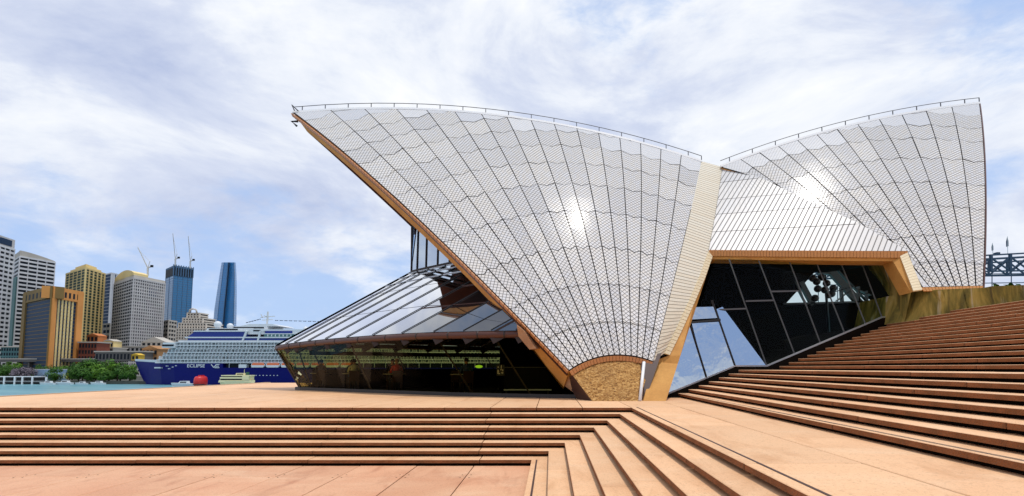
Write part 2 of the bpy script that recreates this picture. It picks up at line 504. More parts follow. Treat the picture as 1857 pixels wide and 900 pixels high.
    for j in range(1, NST + 1):
        x0, z = step_x(j), step_z(j)
        nx = step_x(j + 1) if j < NST else x0 + 1.0
        d = nx - x0 + .15
        ye = end_y(x0) - .02; off = rng.uniform(.8, 3.8)
        yj = [ye] + [ye - off - LS * i for i in range(0, 8)]
        for i in range(len(yj) - 1):
            yb, ya = yj[i], yj[i + 1]
            if yb < -6: break
            place('step_slab', slab_mesh(d, yb - ya - G, .085), (x0, ya + G / 2, z + rng.uniform(-.003, .003)), root)
    for dx in (.07, .115):
        MB().box((MX1 + dx, -5.5, step_z(1) - .01), (MX1 + dx + .016, 19.1, step_z(1) + .005)).build('grip_strip', 'joint_dark', root)
    zt = step_z(NST)
    root = struct('upper_podium', (17, 12, zt), 'flat granite podium at the head of the monumental steps', 'terrace')
    x0 = step_x(NST) + 1.0
    for i in range(6):
        for j in range(7):
            place('paving_slab', slab_mesh(LS - G, LS - G, .12), (x0 + G / 2 + LS * i, 20.9 - LS * (j + 1), zt - .003), root)
    # dark sloping kerb between the tread ends and the foyer glass
build_podium()


# ================================================================== RESTAURANT
YRIDGE = 26.2
class Sphere:
    def __init__(s, C, R, p):
        s.C, s.R = C, R
        s.k = norm3(sub3(p, C)); s.e1 = norm3(cross3(s.k, (0, 0, 1))); s.e2 = cross3(s.k, s.e1)
    def p(s, az, arc, dr=0.):
        th = arc / s.R; r = s.R + dr
        a, b_, c = cos(th), sin(th) * cos(az), sin(th) * sin(az)
        return tuple(s.C[i] + r * (a * s.k[i] + b_ * s.e1[i] + c * s.e2[i]) for i in range(3))
    def amax(s, az, Y=None, dr=0.):
        Y = YRIDGE - .03 if Y is None else Y
        lo, hi = 2., 40.
        for _ in range(40):
            m = (lo + hi) / 2
            if s.p(az, m, dr)[1] < Y: lo = m
            else: hi = m
        return lo
    def hit(s, u, v, dr=0.):
        d = ray(u, v); o = (-s.C[0], -s.C[1], HC - s.C[2])
        a = dot3(d, d); b_ = dot3(o, d); c = dot3(o, o) - (s.R + dr) ** 2
        D = max(0., b_ * b_ - a * c); t = (-b_ - sqrt(D)) / a
        return (d[0] * t, d[1] * t, HC + d[2] * t)
    def depth(s, P): return s.R - sqrt(dot3(sub3(P, s.C), sub3(P, s.C)))
SA = Sphere((-8.983, 87.232, -35.231), 79.647, (2.6355, 16.7015, -.1008))
SB = Sphere((28.29, 86.35, -35.54), 79.56, (15.03, 17.91, 2.82))
AF, AB = -.930, -1.981           # azimuth of the front and the back edge of the large shell
BF, BB = -1.922, -1.012           # outer edge and junction end of the small shell
REST = thing('restaurant_building', (2.6, 17.2, ZP), 'two tiled white sail shells with glass walls standing on the granite platform', 'restaurant building')


def mirror(mb):
    mb.v = [(p[0], 2 * YRIDGE - p[1], p[2]) for p in mb.v]
    mb.f = [tuple(reversed(f)) for f in mb.f]
    nu = []; c = 0
    for f in mb.f:
        nu += list(reversed(mb.uv[c:c + len(f)])); c += len(f)
    mb.uv = nu; return mb


def shell_grid(S, az0, az1, n, na, amin, amax, thick, mats, ztop=None):
    """solid rib shell between two radial edges: outer skin, inner skin, edge faces"""
    mb = MB(); O = []; I = []
    for i in range(n + 1):
        az = az0 + (az1 - az0) * i / n; lo, hi = amin(az), amax(az); a = []; b_ = []
        for j in range(na + 1):
            arc = lo + (hi - lo) * j / na
            a.append((S.p(az, arc, -.06), az, arc)); th = thick(arc); b_.append(S.p(az, min(arc, S.amax(az, None, -th)), -th))
        O.append(a); I.append(b_)
    flip = az1 < az0
    azm = (az0 + az1) / 2
    def q(p, m, uv=None, sm=False):
        if flip: p = list(reversed(p)); uv = list(reversed(uv)) if uv else None
        mb.face(p, m, uv, sm)
    for i in range(n):
        for j in range(na):
            c = [O[i][j], O[i][j + 1], O[i + 1][j + 1], O[i + 1][j]]
            q([k[0] for k in c], 0, [((k[1] - azm) * k[2], k[2]) for k in c], True)
            q([I[i][j], I[i + 1][j], I[i + 1][j + 1], I[i][j + 1]], 1, None, True)
    for j in range(na):
        q([O[0][j][0], I[0][j], I[0][j + 1], O[0][j + 1][0]], 2)
        q([O[n][j][0], O[n][j + 1][0], I[n][j + 1], I[n][j]], 2)
    for i in range(n):
        q([O[i][0][0], O[i + 1][0][0], I[i + 1][0], I[i][0]], 2)
        q([O[i][na][0], I[i][na], I[i + 1][na], O[i + 1][na][0]], 1)
    return mb


def lids(S, az0, az1, n, rows, parent, lo_fn, hi_fn, seed):
    """chevron tile lids, one object per lid, laid proud of the concrete with open joints"""
    rng = random.Random(seed); GZ, GA = .020, .017
    step = (az1 - az0) / n; sgn = 1 if step > 0 else -1
    for i in range(n):
        a0, a1 = az0 + step * i, az0 + step * (i + 1)
        if sgn < 0: a0, a1 = a1, a0
        ac = (a0 + a1) / 2
        for (LO, HI) in ((lo_fn[k], hi_fn[k]) for k in range(len(lo_fn))):
            for r in range(len(rows) - 1):
                b0, b1 = rows[r], rows[r + 1]
                bm = (b0 + b1) / 2
                dv0 = (a1 - a0) * b0 * .24 if r > 0 else 0.; dv1 = (a1 - a0) * b1 * .24
                cols = []
                bad = 0
                for f in (0., .25, .5, .75, 1.):
                    V = 1 - abs(f - .5) * 2
                    lo = b0 - dv0 * V + GA; hi = b1 - dv1 * V - GA
                    g = GZ / max(1.2, bm)
                    az = a0 + g + (a1 - a0 - 2 * g) * f
                    L, H = LO(az), HI(az)
                    lo = min(max(lo, L), H); hi = max(min(hi, H), L)
                    if hi - lo < .03: bad += 1
                    cols.append((az, lo, hi))
                if bad >= 4: continue
                mb = MB(); dr = rng.uniform(-.004, .004)
                tl = rng.uniform(-.012, .012); tc = rng.uniform(-.007, .007)
                m = 1 if (b1 > HI(ac) - .05) else 0
                O = []
                for ci, (az, lo, hi) in enumerate(cols):
                    O.append([(S.p(az, lo + (hi - lo) * t, dr + tl * (t - .5) + tc * (ci - 2) * .5), ((az - ac) * (lo + (hi - lo) * t), lo + (hi - lo) * t)) for t in (0, .5, 1)])
                for c in range(4):
                    for t in range(2):
                        qd = [O[c][t], O[c + 1][t], O[c + 1][t + 1], O[c][t + 1]]
                        mb.face([x[0] for x in qd], m, [x[1] for x in qd])
                # edge thickness
                ring = [O[c][0] for c in range(5)] + [O[4][t] for t in (1, 2)] + [O[c][2] for c in (3, 2, 1, 0)] + [O[0][1]]
                for a_, b_ in zip(ring, ring[1:] + ring[:1]):
                    ia = lerp3(a_[0], S.C, .06 / S.R); ib = lerp3(b_[0], S.C, .06 / S.R)
                    mb.face([a_[0], ia, ib, b_[0]], 2)
                mb.build('tile_lid', ['shell_tile', 'ridge_tile', 'joint_dark'], parent)


def edge_row(ptsA, ptsB, n, name, m, parent, lift, gap=.12):
    """row of small edge tiles between two polylines"""
    mb = MB()
    for i in range(n):
        a = (i + gap / 2) / n; c = (i + 1 - gap / 2) / n
        q = [polyline(ptsA, a), polyline(ptsA, c), polyline(ptsB, c), polyline(ptsB, a)]
        nn = norm3(cross3(sub3(q[1], q[0]), sub3(q[3], q[0])))
        if dot3(nn, sub3((0, 0, HC), q[0])) < 0: nn = tuple(-x for x in nn)
        top = [add3(x, nn, lift) for x in q]; mb.prism([add3(x, nn, -.02) for x in q], top)
    return mb.build(name, m, parent, kind='stuff')


def build_shells():
    rowsA = [3.1, 4.55, 6.34, 8.35, 10.6, 12.55, 14.3, 15.9, 17.4, 18.85, 20.3, 21.75, 23.2, 24.7, 26.2]
    rowsB = [2.3, 4.2, 5.7, 7.55, 9.3, 11.25, 13.1, 14.5, 16.0, 17.6]
    thA = lambda a: interp(a, [3.1, 4, 6, 9, 14, 25], [1.45, 1.25, .85, .75, .85, .7])
    one = lambda x: (lambda az: x)
    # ---- large shell, near half
    P = shell_grid(SA, AF, AB, 32, 26, one(3.1), SA.amax, thA, 0).build('shell_half', ['joint_dark', 'shell_inner', 'concrete_ochre'], REST, label='large near shell half with chevron tile lids')
    lids(SA, AF, AB, 16, rowsA, P, [one(3.12)], [lambda az: SA.amax(az)], 11)
    mb = mirror(shell_grid(SA, AF, AB, 32, 26, one(3.1), SA.amax, thA, 0))
    mb.build('shell_half', ['shell_tile', 'shell_inner', 'concrete_ochre'], REST, label='large far shell half meeting the near one at the ridge')
    # ---- small shell
    cur_az = [-1.36, -1.205, -1.10, -1.063, -1.012]; cur_a = [4.92, 6.99, 9.62, 11.94, 14.14]
    def zarc(az):
        lo, hi = .5, 8.
        for _ in range(30):
            m = (lo + hi) / 2
            if SB.p(az, m)[2] < 5.30: lo = m
            else: hi = m
        return lo
    lowB = lambda az: interp(az, cur_az, cur_a) if az > -1.36 else zarc(az)
    loB2 = zarc
    hiB2 = lambda az: max(zarc(az), interp(az, [-1.36, -1.22], [4.7, 2.75])) if az > -1.36 else zarc(az)
    thB = lambda a: interp(a, [2.9, 5, 9], [.9, .7, .6])
    P = shell_grid(SB, BF, BB, 26, 22, lowB, SB.amax, thB, 0).build('shell_half', ['joint_dark', 'shell_inner', 'concrete_ochre'], REST, label='small near shell half with chevron tile lids')
    lids(SB, BF, BB, 12, rowsB, P, [lowB, loB2], [lambda az: SB.amax(az), hiB2], 12)
    mirror(shell_grid(SB, BF, BB, 26, 22, lambda az: min(10.5, SB.amax(az) - .5), SB.amax, thB, 0)).build('shell_half', ['shell_tile', 'shell_inner', 'concrete_ochre'], REST, label='small far shell half meeting the near one at the ridge')
    # ---- edge tiles and rims
    arcs = [3.1 + (24.75 - 3.1) * i / 40 for i in range(41)]
    da = lambda a, w: w / a                         # metres across the rib -> azimuth
    A_ = [SA.p(AF + .004, a, -.03) for a in arcs]; B_ = [SA.p(AF + .004, a, -.20) for a in arcs]
    edge_row(A_, B_, 86, 'edge_tile', 'edge_tile_brown', REST, .03)
    # second, recessed lip of concrete along the front edge
    mb = MB()
    for i in range(40):
        a, c = arcs[i], arcs[i + 1]; f = lambda arc, r, d: SA.p(AF + d / arc, arc, r)
        mb.hexa([f(a, -.34, -.02), f(c, -.34, -.02), f(c, -.34, .05), f(a, -.34, .05), f(a, -.24, -.02), f(c, -.24, -.02), f(c, -.24, .05), f(a, -.24, .05)])
    mb.build('edge_lip', 'bronze', REST)
    # arch tiles over the pedestal
    azs = [AF + (AB - AF) * i / 24 for i in range(25)]
    edge_row([SA.p(z, 3.08, -.03) for z in azs], [SA.p(z, 2.93, -.12) for z in azs], 26, 'edge_tile', 'edge_tile_brown', REST, .03)
    # small shell base edge
    azs = [BF + (-1.215 - BF) * i / 16 for i in range(17)]
    edge_row([SB.p(z, zarc(z) - .02, -.02) for z in azs], [SB.p(z, zarc(z) - .19, -.05) for z in azs], 18, 'edge_tile', 'edge_tile_orange', REST, .03)
    mb = MB(); arcs = [2.9 + (SB.amax(BF) - 2.9) * i / 30 for i in range(31)]
    for i in range(30):
        a, c = arcs[i], arcs[i + 1]; f = lambda arc, r, d: SB.p(BF + d / arc, arc, r)
        mb.hexa([f(a, -.3, -.05), f(c, -.3, -.05), f(c, -.3, .0), f(a, -.3, .0), f(a, .01, -.05), f(c, .01, -.05), f(c, .01, .0), f(a, .01, .0)])
    mb.build('edge_rim', 'bronze', REST)
    # ---- ridge caps and the rail that runs along each ridge
    for S, z0, z1, n in ((SA, AF, AB, 18), (SB, BB, BF, 11)):
        pts = []
        for i in range(61):
            az = z0 + (z1 - z0) * i / 60; q = S.p(az, S.amax(az, YRIDGE)); pts.append((q[0], YRIDGE, q[2] + .03))
        mb = MB()
        for a, c in zip(pts, pts[1:]):
            mb.hexa([add3(a, (0, -.09, -.12)), add3(c, (0, -.09, -.12)), add3(c, (0, .09, -.12)), add3(a, (0, .09, -.12)),
                     add3(a, (0, -.05, .0)), add3(c, (0, -.05, .0)), add3(c, (0, .05, .0)), add3(a, (0, .05, .0))])
        mb.build('ridge_cap', 'white_paint', REST)
        top = [add3(p, (0, 0, .24)) for p in pts]
        rail = MB().tube(top[::3], .017, 6).build('ridge_rail', 'mullion_grey', REST)
        for i in range(n + 1):
            c = polyline(pts, min(1, (i + .4) / n)); MB().bar(c, add3(c, (0, 0, .24)), .035).build('rail_post', 'mullion_grey', rail)
    tip = SA.p(AF, SA.amax(AF))
    MB().tube([add3(tip, (.1, -.1, .05)), add3(tip, (-.05, -.1, .35)), add3(tip, (.3, -.1, .02))], .03, 6).build('tip_rod', 'black_metal', REST)
    mb = MB().tube([add3(tip, (.25, 0, -.5)), add3(tip, (-.08, 0, -.5)), add3(tip, (.2, 0, -.75))], .06, 6)
    mb.build('tip_bracket', 'black_metal', REST)
build_shells()


def build_side_shell():
    """cream return strip, ruled side shell with its brick-edged rim, beams and the concrete wall under the small shell"""
    bk = [(1310, 303), (1304, 345), (1297, 390), (1285, 455), (1268, 503), (1250, 545), (1226, 598), (1204, 642)]
    SR = [SA.hit(u, v, -.04 - .31 * min(1., i / 3)) for i, (u, v) in enumerate(bk)]
    SL = [SA.p(AB, SA.amax(AB) + (3.1 - SA.amax(AB)) * i / 14, .0) for i in range(15)]
    mb = MB(); N = 30; acc = 0
    for i in range(N):
        a, c = i / N, (i + 1) / N
        q = [polyline(SL, a), polyline(SL, c), polyline(SR, c), polyline(SR, a)]
        L = 15.0 / N
        w0 = sqrt(dot3(sub3(q[0], q[3]), sub3(q[0], q[3])))
        mb.face(list(reversed(q)), 0, list(reversed([(acc, 0), (acc + L, 0), (acc + L, .9), (acc, .9)]))); acc += L
    strip = mb.build('return_strip', 'strip_tile', REST)
    # narrow second border of edge tiles beside the beam
    lowR = SR[3:]
    inn = [SA.hit(u + 9, v + 3, -.42) for u, v in bk[3:]]
    edge_row(lowR, inn, 34, 'edge_tile', 'edge_tile_cream', REST, .05)
    # ochre concrete beam from the rim down to the platform
    f = [at(1292, 466, inn[0][1] + .05), at(1207.5, 727, 17.04)]
    g = [inn[0], inn[2], inn[4], at(1196, 652, inn[4][1] - .12), at(1166.5, 727, 17.04)]
    R_ = [polyline([f[0], f[1]], t) for t in (0, .3, .55, .72, 1)]
    g = [inn[0], polyline(inn, .5), inn[-1], at(1184, 656, inn[-1][1] - .1), (at(1166.5, 727, 17.04)[0], at(1166.5, 727, 17.04)[1], ZP - .02)]
    R_ = []
    for p_, t in zip(g, (0, 0, 0, 0, 0)): pass
    vs = [466, 560, 645, 660, 728]
    for v, p_ in zip(vs, g):
        u = 1292 + (1207.5 - 1292) * (v - 466) / (727 - 466)
        R_.append(at(u, v, p_[1] + .02))
    R_[-1] = (R_[-1][0], g[-1][1], ZP - .02)
    mb = MB()
    for i in range(4):
        a, b_, c, d = g[i], R_[i], R_[i + 1], g[i + 1]
        bk_ = lambda p: add3(p, (.05, 1.3, 0))
        mb.hexa([a, b_, c, d, bk_(a), bk_(b_), bk_(c), bk_(d)])
    mb.build('rear_leg', 'concrete_ochre', REST)
    # ---- side shell rows
    J = SR[0]; LB = SR[:4]
    RB = [SB.p(z, a + .22, .035) for z, a in zip([-1.012, -1.063, -1.10, -1.205, -1.28, -1.36], [14.14, 11.94, 9.62, 6.99, 5.9, 4.92])]
    RB[0] = J; RB[-1] = SB.p(-1.36, 4.86, .035)
    def atheight(pl, z):
        for a, c in zip(pl, pl[1:]):
            if (a[2] - z) * (c[2] - z) <= 0 and abs(a[2] - c[2]) > 1e-6: return lerp3(a, c, (a[2] - z) / (a[2] - c[2]))
        return pl[-1] if z < pl[-1][2] else pl[0]
    side = MB().face([add3(p, (0, .45, .1)) for p in (J, LB[-1], RB[-1])]).build('side_shell', 'joint_dark', REST)
    zb = LB[-1][2]
    hs = [J[2] - .05]
    for v in (347, 373, 406): hs.append(HC + (667 - v) / F * 21.6)
    hs.append(None)
    hs = [J[2] - .05, J[2] - 1.2, J[2] - 2.4, J[2] - 3.35, J[2] - 4.4, None]
    for r in range(5):
        za = hs[r]; zc = hs[r + 1]
        La = atheight(LB, za); Ra = atheight(RB, za)
        Lc, Rc = (LB[-1], RB[-1]) if zc is None else (atheight(LB, zc), atheight(RB, zc))
        if r == 0: Ra = add3(La, (.02, 0, 0))
        n = 10 + r * 3; mb = MB(); gp = .03
        La = lerp3(La, Lc, gp / 1.4); Ra = lerp3(Ra, Rc, gp / 1.4)
        for i in range(n):
            a, c = i / n, (i + 1) / n
            q = [lerp3(Lc, Rc, a), lerp3(Lc, Rc, c), lerp3(La, Ra, c), lerp3(La, Ra, a)]
            bulge = lambda p, t: add3(p, (0, -.03, 0))
            q = [bulge(q[0], a), bulge(q[1], c), bulge(q[2], c), bulge(q[3], a)]
            uv = [(x[0] - .72 * x[2], x[2]) for x in q]
            mb.face(q, 0, uv)
            mb.face([q[3], q[2], add3(q[2], (0, .1, .02)), add3(q[3], (0, .1, .02))], 1)
            if r == 4: mb.face([q[0], add3(q[0], (0, .1, -.02)), add3(q[1], (0, .1, -.02)), q[1]], 1)
        mb.build('tile_row', ['side_tile', 'joint_dark'], side)
    # ---- rim of the side shell: edge tiles over a concrete beam
    L0, R0 = LB[-1], SB.hit(1644, 457.5, .02)
    n = 60
    top = [add3(lerp3(L0, R0, i / 12), (0, -.06, .02)) for i in range(13)]
    low = [add3(p, (0, .02, -.27)) for p in top]
    edge_row(top, low, 62, 'edge_tile', 'edge_tile_orange', REST, .04, .10)
    mb = MB()
    for i in range(12):
        a, c = low[i], low[i + 1]
        mb.hexa([add3(a, (0, .04, -.13)), add3(c, (0, .04, -.13)), add3(c, (0, .9, -.13)), add3(a, (0, .9, -.13)), add3(a, (0, .04, .0)), add3(c, (0, .04, .0)), add3(c, (0, .9, .0)), add3(a, (0, .9, .0))])
    mb.build('rim_beam', 'concrete_ochre', REST)
    # rim turning down to the small pedestal
    o1 = [SB.hit(1645.6, 459, .03), SB.hit(1672, 527, .03)]
    o2 = [at(1632, 466, o1[0][1] + .05), at(1655.6, 529, o1[1][1] + .05)]
    edge_row(o1, o2, 14, 'edge_tile', 'edge_tile_cream', REST, .05, .08)
    o3 = [at(1619, 473, o2[0][1] + .1), at(1652, 531, o2[1][1] + .1)]
    mb = MB(); bkk = lambda p: add3(p, (.1, .8, 0))
    mb.hexa([o2[0], o3[0], o3[1], o2[1], bkk(o2[0]), bkk(o3[0]), bkk(o3[1]), bkk(o2[1])]); mb.build('rim_beam', 'concrete_ochre', REST)
    # ---- stained concrete wall carrying the small shell
    wy = [20.2, 19.4, 17.6, 17.25, 16.15, 12.6]; yb = 19.0
    top = [at(u, v, y) for (u, v), y in zip(((1653, 528.5), (1690, 526), (1784, 522), (1800, 519), (1862, 517), (2150, 512)), wy)]
    bot = [at(u, v, y) for (u, v), y in zip(((1640, 575), (1690, 567), (1790, 556), (1807, 553), (1862, 547), (2150, 530)), wy)]
    bot = [(p[0], p[1], 4.0) for p in bot]
    mb = MB(); bq = lambda p: add3(p, (0, 3.4, 0))
    for i in range(5):
        mb.hexa([bot[i], bot[i + 1], bq(bot[i + 1]), bq(bot[i]), top[i], top[i + 1], bq(top[i + 1]), bq(top[i])])
    mb.build('base_wall', 'concrete_mossy', REST)
    # inner splayed face going up to the rim
    a, c, d = o3[0], bot[0], top[0]
    e = at(1560, 470, a[1] + 3.0); f_ = at(1597, 512, a[1] + 2.2)
    mb = MB()
    mb.face([o3[0], o3[1], f_]); mb.face([o3[0], f_, e]); mb.face([o3[1], c, f_])
    mb.face([o3[0], e, add3(e, (.6, .1, 0)), add3(o3[0], (.8, .4, 0))])
    mb.build('splayed_wall', 'concrete_mossy', REST)
    # wall buttress ribs
    for u0, u1, v0, v1, yb in ((1700, 1716, 527, 566, 19.1), (1738, 1746, 525, 562, 18.4)):
        q = [at(u0, v0, yb), at(u0 + 8, v0, yb - .14), at(u1 + 8, v1, yb - .30), at(u1, v1, yb - .16)]
        MB().prism([add3(p, (0, .3, 0)) for p in q], q).build('wall_rib', 'concrete_mossy', REST)
    # ---- soffit over the foyer glass
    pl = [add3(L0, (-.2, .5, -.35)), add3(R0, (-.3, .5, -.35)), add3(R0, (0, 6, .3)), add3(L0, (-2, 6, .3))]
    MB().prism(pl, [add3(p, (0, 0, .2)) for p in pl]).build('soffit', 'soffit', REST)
    return L0, R0
L0, R0 = build_side_shell()


def build_pedestal():
    """rough granite pedestal, the two concrete legs and the rain pipe of the large shell"""
    BL, BR = at(1075, 727, 17.04), at(1158, 727, 17.04)
    BL, BR = (BL[0], BL[1], ZP - .03), (BR[0], BR[1], ZP - .03)
    azs = [AF - .02 + (AB + .03 - AF) * i / 14 for i in range(15)]
    T = [SA.p(z, 3.0, -.16) for z in azs]
    B_ = [lerp3(BL, BR, i / 14) for i in range(15)]
    NR = 18; rng = random.Random(5); mb = MB(); grid = []
    for j in range(NR + 1):
        row = []
        for i in range(15):
            p = lerp3(B_[i], T[i], j / NR)
            if 0 < j < NR and 0 < i < 14: p = add3(p, (rng.uniform(-.02, .02), rng.uniform(-.035, .02), rng.uniform(-.02, .02)))
            row.append(p)
        grid.append(row)
    for j in range(NR):
        for i in range(14): mb.face([grid[j][i], grid[j][i + 1], grid[j + 1][i + 1], grid[j + 1][i]])
    mb.build('pedestal', 'rough_aggregate', REST)
    # flank of the pedestal, its shade put into the dark maroon
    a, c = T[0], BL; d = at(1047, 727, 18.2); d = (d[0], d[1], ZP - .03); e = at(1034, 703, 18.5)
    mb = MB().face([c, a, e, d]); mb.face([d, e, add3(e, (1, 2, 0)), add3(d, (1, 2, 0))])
    mb.build('pedestal_flank', 'drain_maroon_flank_shade', REST)
    # front leg below the arch: tapering concrete blade continuing the edge rib
    q = [SA.p(AF, 3.25, -.05), SA.p(AF, 3.25, -1.4), at(1010, 690, 18.75), at(1041, 712, 18.3), at(1034, 703, 18.2)]
    q = [SA.p(AF, 3.6, -.04), SA.p(AF, 4.3, -1.2), at(985, 656, 19.0), at(1008, 688, 18.8), at(1041, 713, 18.45), at(1036, 700, 18.3), at(1027, 666, 17.9)]
    MB().prism([add3(p, (.5, .45, 0)) for p in q], q).build('front_leg', 'concrete_pinkish', REST)
    # overlapping bracket where the eave tube meets the edge
    q = [at(937, 590, 18.25), at(950, 600, 18.2), at(972, 632, 18.1), at(960, 634, 18.4), at(940, 610, 18.6)]
    MB().prism([add3(p, (.2, .5, 0)) for p in q], q).build('edge_bracket', 'concrete_pinkish', REST)
    MB().tube([at(1168, 657, 17.85), at(1160.5, 727, 16.95)], .055, 8).build('rain_pipe', 'white_paint', REST)
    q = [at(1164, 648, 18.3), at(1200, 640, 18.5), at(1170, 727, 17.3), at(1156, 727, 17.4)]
    MB().prism([add3(p, (.2, 1, 0)) for p in q], q).build('pedestal_flank', 'drain_maroon_flank_shade', REST)
build_pedestal()


EAVE = [at(501, 629.5, 26.2), at(507, 628.5, 25.95), at(520, 626.5, 25.6), at(540, 624, 25.1), at(560, 621.5, 24.6), at(590, 618.5, 23.8), at(620, 616, 23.0),
        at(660, 613, 21.9), at(700, 610.5, 20.95), at(745, 608, 20.1), at(800, 606, 19.4), at(850, 605, 19.0), at(900, 604, 18.8), at(940, 603.5, 18.75), at(985, 603, 18.9)]
BASE = [(-12.85, 26.2), (-12.75, 25.75), (-12.3, 25.35), (-11.5, 24.85), (-10.6, 24.3), (-8.5, 23.0), (-6.3, 21.7), (-3.87, 20.2), (-1.8, 19.3), (0.02, 18.75), (1.1, 18.5)]
BASE = [(x, y, ZP + .03) for x, y in BASE]
RUN = (6.85, 0, 3.8)
def build_glass_front():
    mu = [501, 517, 533, 558, 589, 628, 675, 728, 786, 840, 890, 935, 975]
    fr = []                                        # fraction of the eave at each mullion
    L = [0.]
    for a, c in zip(EAVE, EAVE[1:]): L.append(L[-1] + sqrt(dot3(sub3(c, a), sub3(c, a))))
    eu = [CX + F * p[0] / (p[1] * cos(PITCH) + (p[2] - HC) * sin(PITCH)) for p in EAVE]
    fr = [interp(u, eu, [x / L[-1] for x in L]) for u in mu]
    def limit(P):
        k = 0.
        while k < 1.0:
            Q = add3(P, RUN, k + .02)
            if SA.depth(Q) < .12 and Q[0] > -6.5: break
            k += .02
        return k
    for side in (0, 1):
        M = (lambda p: (p[0], 2 * YRIDGE - p[1], p[2])) if side else (lambda p: p)
        roof = MB().tube([M(add3(p, (.02, .05, -.06))) for p in EAVE], .135, 10).build('eave_tube', 'bronze', REST)
        # joint collars on the tube
        for i in range(2, 12):
            c = M(add3(polyline(EAVE, (fr[i] + fr[i - 1]) / 2), (.02, .05, -.06))); d = M(add3(polyline(EAVE, (fr[i] + fr[i - 1]) / 2 + .004), (.02, .05, -.06)))
            MB().tube([c, d], .145, 10).build('collar', 'bronze_dark', roof)
        gr = MB().bar(M(add3(EAVE[0], (0, 0, .06))), M(add3(add3(EAVE[0], RUN), (0, 0, .06))), .09, .09).build('roof_glazing', 'bronze', REST)
        E = [polyline(EAVE, t) for t in fr]; K = [limit(p) for p in E]; Tp = [add3(p, RUN, k) for p, k in zip(E, K)]
        for i in range(len(E) - 1):
            nseg = 3
            a0, a1, t0, t1 = E[i], E[i + 1], Tp[i], Tp[i + 1]
            for s in range(nseg):
                q = [lerp3(a0, t0, s / nseg + .003), lerp3(a1, t1, s / nseg + .003), lerp3(a1, t1, (s + 1) / nseg - .003), lerp3(a0, t0, (s + 1) / nseg - .003)]
                q = [M(add3(p, (0, 0, .08))) for p in q]
                mb = MB().face(q if side == 0 else list(reversed(q))); mb.build('roof_pane', 'glass_roof', gr)
            m0 = E[i + 1]; m1 = Tp[i + 1]
            if K[i + 1] > .05:
                MB().bar(M(add3(m0, (0, 0, -.22))), M(add3(m1, (0, 0, -.22))), .05, .42).build('mullion', 'bronze_dark', gr)
                MB().bar(M(add3(m0, (0, 0, .115))), M(add3(m1, (0, 0, .115))), .03, .03).build('mullion_cap', 'black_metal', gr)
        # short transoms near the top of the roof
        for i in range(0, 8):
            for kk in (.80, .90, .97):
                if K[i] > kk and K[i + 1] > kk:
                    MB().bar(M(add3(add3(E[i], RUN, kk), (0, 0, .10))), M(add3(add3(E[i + 1], RUN, kk), (0, 0, .10))), .03, .03).build('transom', 'steel_light', gr)
        for i in range(6, 11):
            for kk in (.30, .55):
                if K[i] > kk + .05 and K[i + 1] > kk + .05:
                    MB().bar(M(add3(add3(E[i], RUN, kk), (0, 0, .10))), M(add3(add3(E[i + 1], RUN, kk), (0, 0, .10))), .025, .025).build('transom', 'bronze', gr)
        # lower raking glass wall
        bs = [polyline(BASE, min(1, t * 1.0)) for t in fr]
        wall = MB()
        for a, c in zip(BASE, BASE[1:]):
            wall.bar(M(add3(a, (0, 0, .03))), M(add3(c, (0, 0, .03))), .16, .16)
        wl = wall.build('glass_wall', 'black_metal', REST)
        for i in range(len(bs) - 1):
            q = [add3(bs[i], (0, 0, .08)), add3(bs[i + 1], (0, 0, .08)), add3(E[i + 1], (0.05, .08, -.12)), add3(E[i], (.05, .08, -.12))]
            q = [lerp3(q[0], q[1], .004), lerp3(q[1], q[0], .004), lerp3(q[2], q[3], .004), lerp3(q[3], q[2], .004)]
            q = [M(p) for p in q]
            MB().face(q if side == 0 else list(reversed(q))).build('wall_pane', 'glass_wall', wl)
        for i in (0, 2, 5, 8, 10):
            MB().bar(M(add3(bs[i], (.05, .1, .08))), M(add3(E[i], (.10, .18, -.12))), .035, .06).build('wall_mullion', 'bronze_dark', wl)
        # upright glass above the roof, under the large shell
        up = MB()
        TT = [add3(polyline(EAVE, t), RUN) for t in (0, .03, .07, .12, .17, .23, .30)]
        for a, c in zip(TT, TT[1:]): up.bar(M(add3(a, (0, 0, .1))), M(add3(c, (0, 0, .1))), .1, .1)
        ug = up.build('upper_glazing', 'bronze_dark', REST)
        for i, (a, c) in enumerate(zip(TT, TT[1:])):
            h = 3.6
            q = [M(add3(a, (0, 0, .15))), M(add3(c, (0, 0, .15))), M(add3(c, (0, .15, h))), M(add3(a, (0, .15, h)))]
            MB().face(q if side == 0 else list(reversed(q))).build('upper_pane', 'glass_upper', ug)
            MB().bar(M(add3(a, (0, -.02, .15))), M(add3(a, (0, .13, h))), .05, .09).build('upper_mullion', 'bronze_dark', ug)
            if i in (3, 4): MB().bar(M(add3(a, (0, -.03, .9))), M(add3(c, (0, -.03, .9))), .05, .05).build('upper_transom', 'black_metal', ug)
    # interior: floor, far sill wall, dark blocks added against the bright view behind
    fl = [(p[0] + .2, p[1] + .1, ZP + .015) for p in BASE] + [(12, 19.5, ZP + .015), (12, 33, ZP + .015)] + [(p[0] + .2, 2 * YRIDGE - p[1] - .1, ZP + .015) for p in reversed(BASE)]
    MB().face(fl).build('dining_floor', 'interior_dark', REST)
    mb = MB()
    q = [(p[0] + .45, 2 * YRIDGE - p[1] - .15, 0) for p in BASE[1:]]
    for a, c in zip(q, q[1:]): mb.hexa([(a[0], a[1], ZP + .02), (c[0], c[1], ZP + .02), (c[0], c[1] - .1, ZP + .02), (a[0], a[1] - .1, ZP + .02), (a[0], a[1], 2.12), (c[0], c[1], 2.12), (c[0], c[1] - .1, 2.12), (a[0], a[1] - .1, 2.12)])
    mb.build('sill_wall', 'interior_dark', REST)
